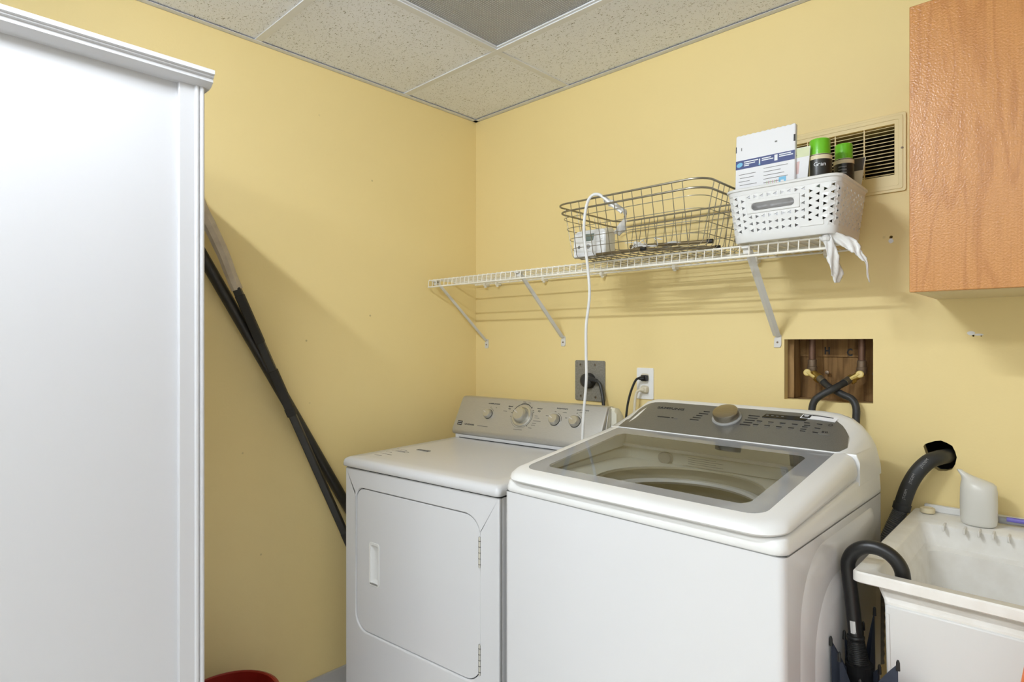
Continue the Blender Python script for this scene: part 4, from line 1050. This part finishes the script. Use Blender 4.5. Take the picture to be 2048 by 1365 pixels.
def can(x, y, r, h, label, txt, rot):
    t = thing('spray_can', label, 'spray can', (x, y, zin), rot, group='spray cans in the plastic basket')
    bm = B(); lathe(bm, [(r * .96, 0), (r, .003), (r, h - .045), (r, h - .043)], n=32); obj('can_body', bm, M_CANB, t)
    bm = B(); lathe(bm, [(r * 1.005, h - .055), (r * 1.01, h - .045), (r * .96, h - .0435), (r * .90, h - .0430), (r * .90, h - .0410)], n=32); obj('shoulder_ring', bm, M_CREAM, t)
    bm = B(); lathe(bm, [(r * .86, h - .043), (r * .86, h - .004), (r * .82, h - .001), (r * .74, h), (0, h - .002)], n=32, cap1=False); obj('cap', bm, M_GREEN, t)
    def wrap(a0, a1, z0, z1, m, name, d=.0006):
        bm = B(); rows = []
        for k in range(7):
            a = math.radians(a0 + (a1 - a0) * k / 6); c, s = math.cos(a), math.sin(a)
            rows.append([(rr * c, rr * s, z) for rr, z in ((r - .0005, z0), (r + d, z0), (r + d, z1), (r - .0005, z1))])
        loft(bm, rows); return obj(name, bm, m, t)
    if txt:
        wrap(238, 244, .10, h - .055, M_CREAM, 'label_stripe')
        wrap(205, 234, .11, h - .060, M_CANG, 'label_print')
        wrap(250, 330, .118, .136, M_CANG, 'label_print')
        for k, ch in enumerate('Gran'):
            a = math.radians(278 + 13.5 * k)
            M = frame(((r + .0008) * math.cos(a), (r + .0008) * math.sin(a), h - .0735), (-math.sin(a), math.cos(a), 0), (0, 0, 1))
            text(ch, .0145, M, M_WINK, t, 'lettering', align='CENTER')
    else:
        for k in range(6): wrap(255, 300, h - .065 - .008 * k, h - .063 - .008 * k, M_GREYP, 'label_print')
    return t
can(1.5445, -.232, .0285, .250, 'front black spray can with bright green cap and white lettering', True, math.radians(-10))
can(1.5735, -.128, .0245, .256, 'spray can with green cap behind and right of the lettered can', False, 0)
t, M = sheet('photo_card', 'brown printed card leaning behind the spray cans by the vent', 'card', (1.535, -.096, zin), (1, .06, 0), (.12, .10, 1), .050, .232, .002, M_CREAM)
bm = B(); plate(bm, [(.002, .196), (.048, .196), (.048, .230), (.002, .230)], [], fM(M), 0, .0006); obj('print', bm, M_BROWN, t, True)
t = thing('coiled_belt', 'dark coiled strap at the right rim of the plastic basket', 'strap', (1.592, -.105, zin))
bm = B(); pts = []
for k in range(60):
    a = k * .33; r = .006 + .00035 * k
    pts.append((1.592 + r * .72 * math.cos(a), -.112 + r * .5 * math.sin(a), SZ + .132 + r * .55 * math.sin(a + .6)))
tube(bm, pts, .0032, 8); obj('coil', bm, M_BROWN, t, True)
bm = B(); tube(bm, [(1.5935, -.108, zin), (1.592, -.112, SZ + .13)], .003, 8); obj('strap_end', bm, M_BROWN, t, True)

# white bag tail tied to the shelf end
bt = thing('plastic_bag', 'torn white plastic bag knotted to the right end of the shelf', 'bag', (1.590, -.30, 1.575))
film('bag_strip', None, None, [(1.572, -.298, 1.604), (1.582, -.302, 1.590), (1.592, -.306, 1.565), (1.598, -.306, 1.535), (1.605, -.303, 1.505), (1.604, -.300, 1.482)], [.012, .011, .012, .015, .018, .014], bt, 5, M_FILM, .25)
film('bag_strip', None, None, [(1.574, -.298, 1.604), (1.600, -.290, 1.592), (1.625, -.285, 1.578), (1.640, -.283, 1.562), (1.648, -.281, 1.548), (1.662, -.280, 1.528), (1.664, -.280, 1.500), (1.668, -.280, 1.480)], [.010, .013, .015, .013, .009, .007, .0035, .0025, .002], bt, 6, M_FILM, .15)
bm = B(); lathe(bm, [(.004, -.010), (.011, -.005), (.012, .002), (.006, .009)], T(1.578, -.298, 1.592), 10); obj('knot', bm, M_FILM, bt, True)

# ------------------------------------------------------------------ outlets and plugs
FWALL = lambda x, z, y=0.0: frame((x, y, z), (1, 0, 0), (0, 0, 1))
t = thing('dryer_outlet', 'square grey metal outlet plate with large black plug on back wall', 'outlet', (.65, 0, 1.185))
bm = B(); plate(bm, rrect(.580, .721, 1.107, 1.264, .006, 3), [tiny(.606, 1.247, .005), tiny(.676, 1.247, .005), tiny(.608, 1.124, .005), tiny(.678, 1.122, .005)], fxz(-.006), 0, .006); obj('cover_plate', bm, M_PLATE, t, True, bev=.0012)
for (x, z) in ((.606, 1.247), (.676, 1.247), (.608, 1.124), (.678, 1.122)):
    bm = B(); lathe(bm, [(.0035, 0), (.003, .002), (0, .0026)], FWALL(x, z, -.001), 10, cap1=False); obj('screw', bm, M_SOLDER, t, True)
bm = B(); lathe(bm, [(.030, 0), (.030, .008), (.028, .010), (.0, .010)], FWALL(.650, 1.186, -.006), 32, cap1=False); obj('receptacle', bm, M_BLACK, t, True)
t = thing('dryer_plug', 'thick black dryer plug and cord in the grey outlet plate', 'plug', (.66, -.02, 1.19))
bm = B(); lathe(bm, [(.026, .009), (.027, .012), (.026, .030), (.018, .036), (.0, .036)], FWALL(.652, 1.188, -.006), 28, cap1=False); pg = obj('plug_body', bm, M_RUBBER, t, True)
bm = B(); tube(bm, [(.652, -.028, 1.198), (.680, -.030, 1.193), (.702, -.030, 1.188)], [.015, .013, .009], 10, sx=.8); obj('cord_grip', bm, M_RUBBER, pg, True)
bm = B(); tube(bm, smooth_path([(.700, -.030, 1.188), (.714, -.031, 1.180), (.724, -.033, 1.160), (.733, -.036, 1.130), (.740, -.040, 1.09), (.742, -.045, 1.03), (.740, -.06, .90)], 6), .0065, 10); obj('cord', bm, M_RUBBER, t, True)
t = thing('wall_outlet', 'white duplex wall outlet plate behind the washer', 'outlet', (.895, 0, 1.19))
bm = B(); plate(bm, rrect(.861, .929, 1.131, 1.243, .004, 3), [], fxz(-.006), 0, .006); obj('cover_plate', bm, mat('bright_white_plastic', srgb(250, 250, 248), .35), t, True, bev=.002)
for z in (1.209, 1.166):
    bm = B(); plate(bm, rrect(.878, .912, z - .014, z + .014, .010, 5), [], fxz(-.0075), 0, .003); obj('receptacle', bm, mat('ivory_plastic', srgb(226, 218, 196), .4) if 'ivory_plastic' not in MATS else MATS['ivory_plastic'], t, True)
for (lab, m, z, xs2, path, r) in (('black plug and thin cord in the upper socket of white outlet', M_BLACK, 1.207, .898, [(.888, -.034, 1.207), (.878, -.036, 1.202), (.868, -.040, 1.182), (.857, -.046, 1.145), (.850, -.052, 1.10), (.848, -.058, 1.04), (.848, -.065, .9)], .0042),
                              ('ivory plug and cord in the lower socket of white outlet', MATS['ivory_plastic'], 1.166, .898, [(.892, -.032, 1.165), (.880, -.034, 1.158), (.874, -.036, 1.135), (.872, -.040, 1.09), (.872, -.046, 1.04), (.872, -.055, .9)], .0050)):
    t = thing('power_plug', lab, 'plug', (xs2, -.02, z), group='plugs in the white outlet')
    bm = B(); box(bm, xs2 - .010, xs2 + .013, -.026, -.0077, z - .011, z + .011); pgb = obj('plug_body', bm, m, t, True, bev=.003)
    bm = B(); tube(bm, [(xs2 + .002, -.024, z), (xs2 - .010, -.034, z)], [.0085, .006], 10); obj('cord_grip', bm, m, pgb, True)
    bm = B(); tube(bm, smooth_path(path, 6), r, 10); obj('cord', bm, m, t, True)
# foil duct behind the dryer
t = thing('foil_duct', 'crinkled silver dryer duct showing between dryer and washer', 'duct', (.88, -.10, .6))
prof = []; pts = smooth_path([(.86, -.075, .60), (.868, -.078, .85), (.874, -.078, .98), (.882, -.076, 1.05)], 14)
bm = B(); tube(bm, pts, [.045 + (.004 if k % 2 else -.002) for k in range(len(pts))], 16); obj('duct_tube', bm, M_FOIL, t, True, sharp=10)

# ------------------------------------------------------------------ plumbing recess
rc = thing('valve_box', 'open wooden recess in back wall holding the washer valves', 'recess', (1.495, 0, 1.16))
bm = B(); box(bm, 1.36, 1.632, .100, .112, 1.13, 1.38); bk = obj('back_board', bm, M_PLY, rc, True)
bm = B(); box(bm, 1.36, 1.632, .094, .0998, 1.292, 1.38); obj('upper_board', bm, M_PLY, bk, True)
bm = B(); box(bm, 1.345, 1.3745, .031, .10, 1.13, 1.38); obj('stud', bm, M_STUD, rc, True)
bm = B(); box(bm, 1.3745, 1.3925, .035, .094, 1.165, 1.36); obj('stud', bm, M_STUD, rc, True)
bm = B(); box(bm, 1.6155, 1.64, .031, .10, 1.13, 1.38); obj('stud', bm, M_STUD, rc, True)
bm = B(); box(bm, 1.345, 1.64, .031, .112, 1.13, 1.1635); obj('sill', bm, M_STUD, rc, True)
bm = B(); box(bm, 1.345, 1.64, .031, .112, 1.349, 1.38); obj('header', bm, M_STUD, rc, True)
text('H', .030, FWALL(1.462, 1.300, .0935), M_INK, bk, 'letter_h', True, .75, bold=.0011); text('C', .030, FWALL(1.524, 1.296, .0935), M_INK, bk, 'letter_c', True, .75, bold=.0011)
for (nm, xp, sgn, lab) in (('hot', 1.440, 1, 'left brass hose valve on copper pipe beside letter H'), ('cold', 1.574, -1, 'right brass hose valve on copper pipe beside letter C')):
    t = thing('valve', lab, 'valve', (xp, .05, 1.24), group='washer valves')
    bm = B(); tube(bm, [(xp, .052, 1.349), (xp, .052, 1.278)], .0095, 14); obj('pipe', bm, M_COPPER, t, True)
    bm = B(); lathe(bm, [(.0105, .030), (.0125, .028), (.0125, .010), (.014, .008), (.014, -.006), (.011, -.012)], T(xp, .052, 1.254), 16); obj('fitting', bm, M_SOLDER, t, True)
    d = Vector((sgn * .72, -.45, -.55)).normalized(); p = Vector((xp, .050, 1.246))
    bm = B(); tube(bm, [p, p + d * .034], [.011, .0105], 14); vb = obj('spout', bm, M_BRASS, t, True)
    bm = B(); tube(bm, [p + d * .026, p + d * .037], .0145, 8); obj('coupling', bm, M_BRASS, vb, True)
    h = p + Vector((-sgn * .006, -.030, .001)) + (d * .004)
    MH = frame(h, (1, 0, 0), (0, .25, 1))
    bm = B(); lathe(bm, [(.0105, 0), (.0105, .004), (.008, .006), (0, .006)], MH, 20, cap1=False); ha = obj('handle', bm, M_YHAND, t, True)
    bm = B(); tube(bm, [MH @ Vector((0, 0, .005)), MH @ Vector((sgn * .022, -.015, .007))], .0045, 4, sx=1, sy=.7); obj('lever', bm, M_YHAND, ha, True)
    bm = B(); tube(bm, [h, p + d * .008], .005, 8); obj('stem', bm, M_BRASS, vb, True)
    bm = B(); lathe(bm, [(.006, 0), (.006, .005), (0, .006)], FWALL(xp + sgn * .033 if sgn > 0 else xp + .025, 1.244, .085), 12, cap1=False); obj('mount_screw', bm, M_SOLDER, t, True)
H1 = [(1.470, .026, 1.228), (1.483, .014, 1.219), (1.505, -.004, 1.205), (1.540, -.016, 1.188), (1.566, -.022, 1.177), (1.579, -.030, 1.155), (1.580, -.036, 1.115), (1.578, -.05, 1.02), (1.575, -.07, .85)]
H2 = [(1.546, .024, 1.227), (1.540, .006, 1.220), (1.522, -.028, 1.204), (1.496, -.040, 1.187), (1.477, -.045, 1.169), (1.470, -.048, 1.145), (1.470, -.055, 1.10), (1.472, -.062, 1.02), (1.474, -.07, .85)]
for (pth, lab) in ((H1, 'black rubber hose from left valve passing behind the other hose'), (H2, 'black rubber hose from right valve crossing in front')):
    t = thing('water_hose', lab, 'hose', pth[-1], group='washer hoses')
    P = smooth_path(pth, 6)
    bm = B(); tube(bm, P, .0098, 14); hs = obj('hose', bm, M_RUBBER, t, True)
    bm = B(); tube(bm, [P[0] - (P[4] - P[0]) * .15, P[0], P[6]], .0112, 14); obj('ferrule', bm, mat('crimped_ferrule', srgb(150, 146, 132), .35, .8) if 'crimped_ferrule' not in MATS else MATS['crimped_ferrule'], hs, True)

# ------------------------------------------------------------------ drain hose into the wall hole
dh = thing('drain_hose', 'black drain hose bending from behind the sink into the wall hole', 'hose', (1.65, -.11, .5))
DP = smooth_path([(1.785, .10, 1.030), (1.780, .05, 1.036), (1.776, .0, 1.040), (1.768, -.030, 1.040), (1.750, -.052, 1.031), (1.729, -.064, 1.004), (1.712, -.070, .968), (1.701, -.073, .932), (1.695, -.075, .905)], 6)
bm = B(); tube(bm, DP, .0185, 18); sl = obj('rubber_sleeve', bm, M_RUBBER, dh, True)
bm = B(); tube(bm, [DP[-4], DP[-1] + Vector((-.001, 0, -.003))], .0205, 18); obj('sleeve_cuff', bm, M_RUBBER, dh, True)
CP = smooth_path([(1.695, -.075, .905), (1.684, -.080, .875), (1.670, -.088, .835), (1.656, -.096, .78), (1.648, -.10, .68), (1.645, -.10, .5)], 16)
bm = B(); tube(bm, CP, [.0155 if k % 2 else .0175 for k in range(len(CP))], 16); obj('corrugated_hose', bm, mat('grey_corrugated', srgb(92, 92, 92), .5), dh, True, sharp=10)
for i in (28, 35, 42):
    p, q = DP[i], DP[min(i + 4, len(DP) - 1)]
    tdir = (p - q).normalized(); view = Vector((.25, -1, .15)); nrm = (view - tdir * view.dot(tdir)).normalized()
    M = frame(p + nrm * .0186, tdir, nrm.cross(tdir))
    text('JT/OEM', .0085, M, M_GREYP, sl, 'lettering', True)
bm = B(); plate(bm, [(x + (x - 1.767) * .12, z + (z - 1.04) * .12) for x, z in hole_poly], [[(x, z) for x, z in hole_poly][::-1]], fxz(.0302), 0, .012); tag(obj('hole_lining', bm, M_RUBBER, wall_back), None)

# ------------------------------------------------------------------ things on the sink ledge
lz = .8985
t = thing('squeeze_bottle', 'translucent white plastic bottle with slanted spout on the sink ledge', 'bottle', (1.855, -.085, lz))
rings = []
for (z, dx, rx, ry) in ((0, 0, .030, .024), (.004, 0, .0345, .028), (.012, 0, .0360, .030), (.050, 0, .0368, .031), (.084, 0, .0362, .030), (.097, -.0005, .0345, .027), (.103, -.003, .0305, .023), (.108, -.010, .0235, .017), (.113, -.0185, .0160, .0125), (.118, -.0265, .0105, .0095), (.123, -.0330, .0072, .007), (.128, -.0375, .0050, .005)):
    rings.append([(dx + rx * math.cos(a), ry * math.sin(a), z) for a in [2 * PI * k / 24 for k in range(24)]])
bm = B(); loft(bm, rings); ob = obj('bottle', bm, M_TRANSL, t, sharp=60)
t = thing('round_lid', 'small cream round plastic lid lying on the sink corner', 'lid', (1.747, -.045, lz))
bm = B(); lathe(bm, [(.015, 0), (.0165, .002), (.0165, .010), (.015, .0125), (.012, .0125), (.0115, .011), (.0085, .011), (.008, .012), (0, .012)], n=28, cap1=False); obj('cap', bm, M_CREAM, t)
t = thing('scrub_brush', 'grey and purple brush handle lying on ledge behind the bottle', 'brush', (1.96, -.04, lz))
bm = B(); tube(bm, smooth_path([(1.890, -.052, lz + .012), (1.92, -.048, lz + .013), (1.96, -.044, lz + .013), (2.02, -.040, lz + .012), (2.06, -.038, lz + .011)], 5), .0085, 10, sx=1.0, sy=.8); obj('handle', bm, M_GREYP, t, True)
bm = B(); tube(bm, smooth_path([(1.905, -.055, lz + .017), (1.94, -.0535, lz + .017), (1.98, -.052, lz + .016), (2.03, -.050, lz + .015)], 5), .0055, 8, sx=1.0, sy=.8); obj('grip', bm, M_PURPLE, t, True)
bm = B(); box(bm, 2.05, 2.11, -.058, -.022, lz, lz + .022); obj('brush_head', bm, M_PURPLE, t, True, bev=.004)
# orange cone by the sink
t = thing('safety_cone', 'orange plastic cone standing in front of the sink at right edge', 'cone', (2.0145, -.80, 0))
bm = B(); lathe(bm, [(.17, .02), (.165, .03), (.024, .985), (.018, .995), (.0, .997)], n=32, cap1=False); obj('cone', bm, M_ORANGE, t)
bm = B(); loft(bm, [[(x, y, z) for x, y in rrect(-.18, .18, -.18, .18, .03, 4)] for z in (0, .02)]); obj('cone_base', bm, M_ORANGE, t, bev=.004)
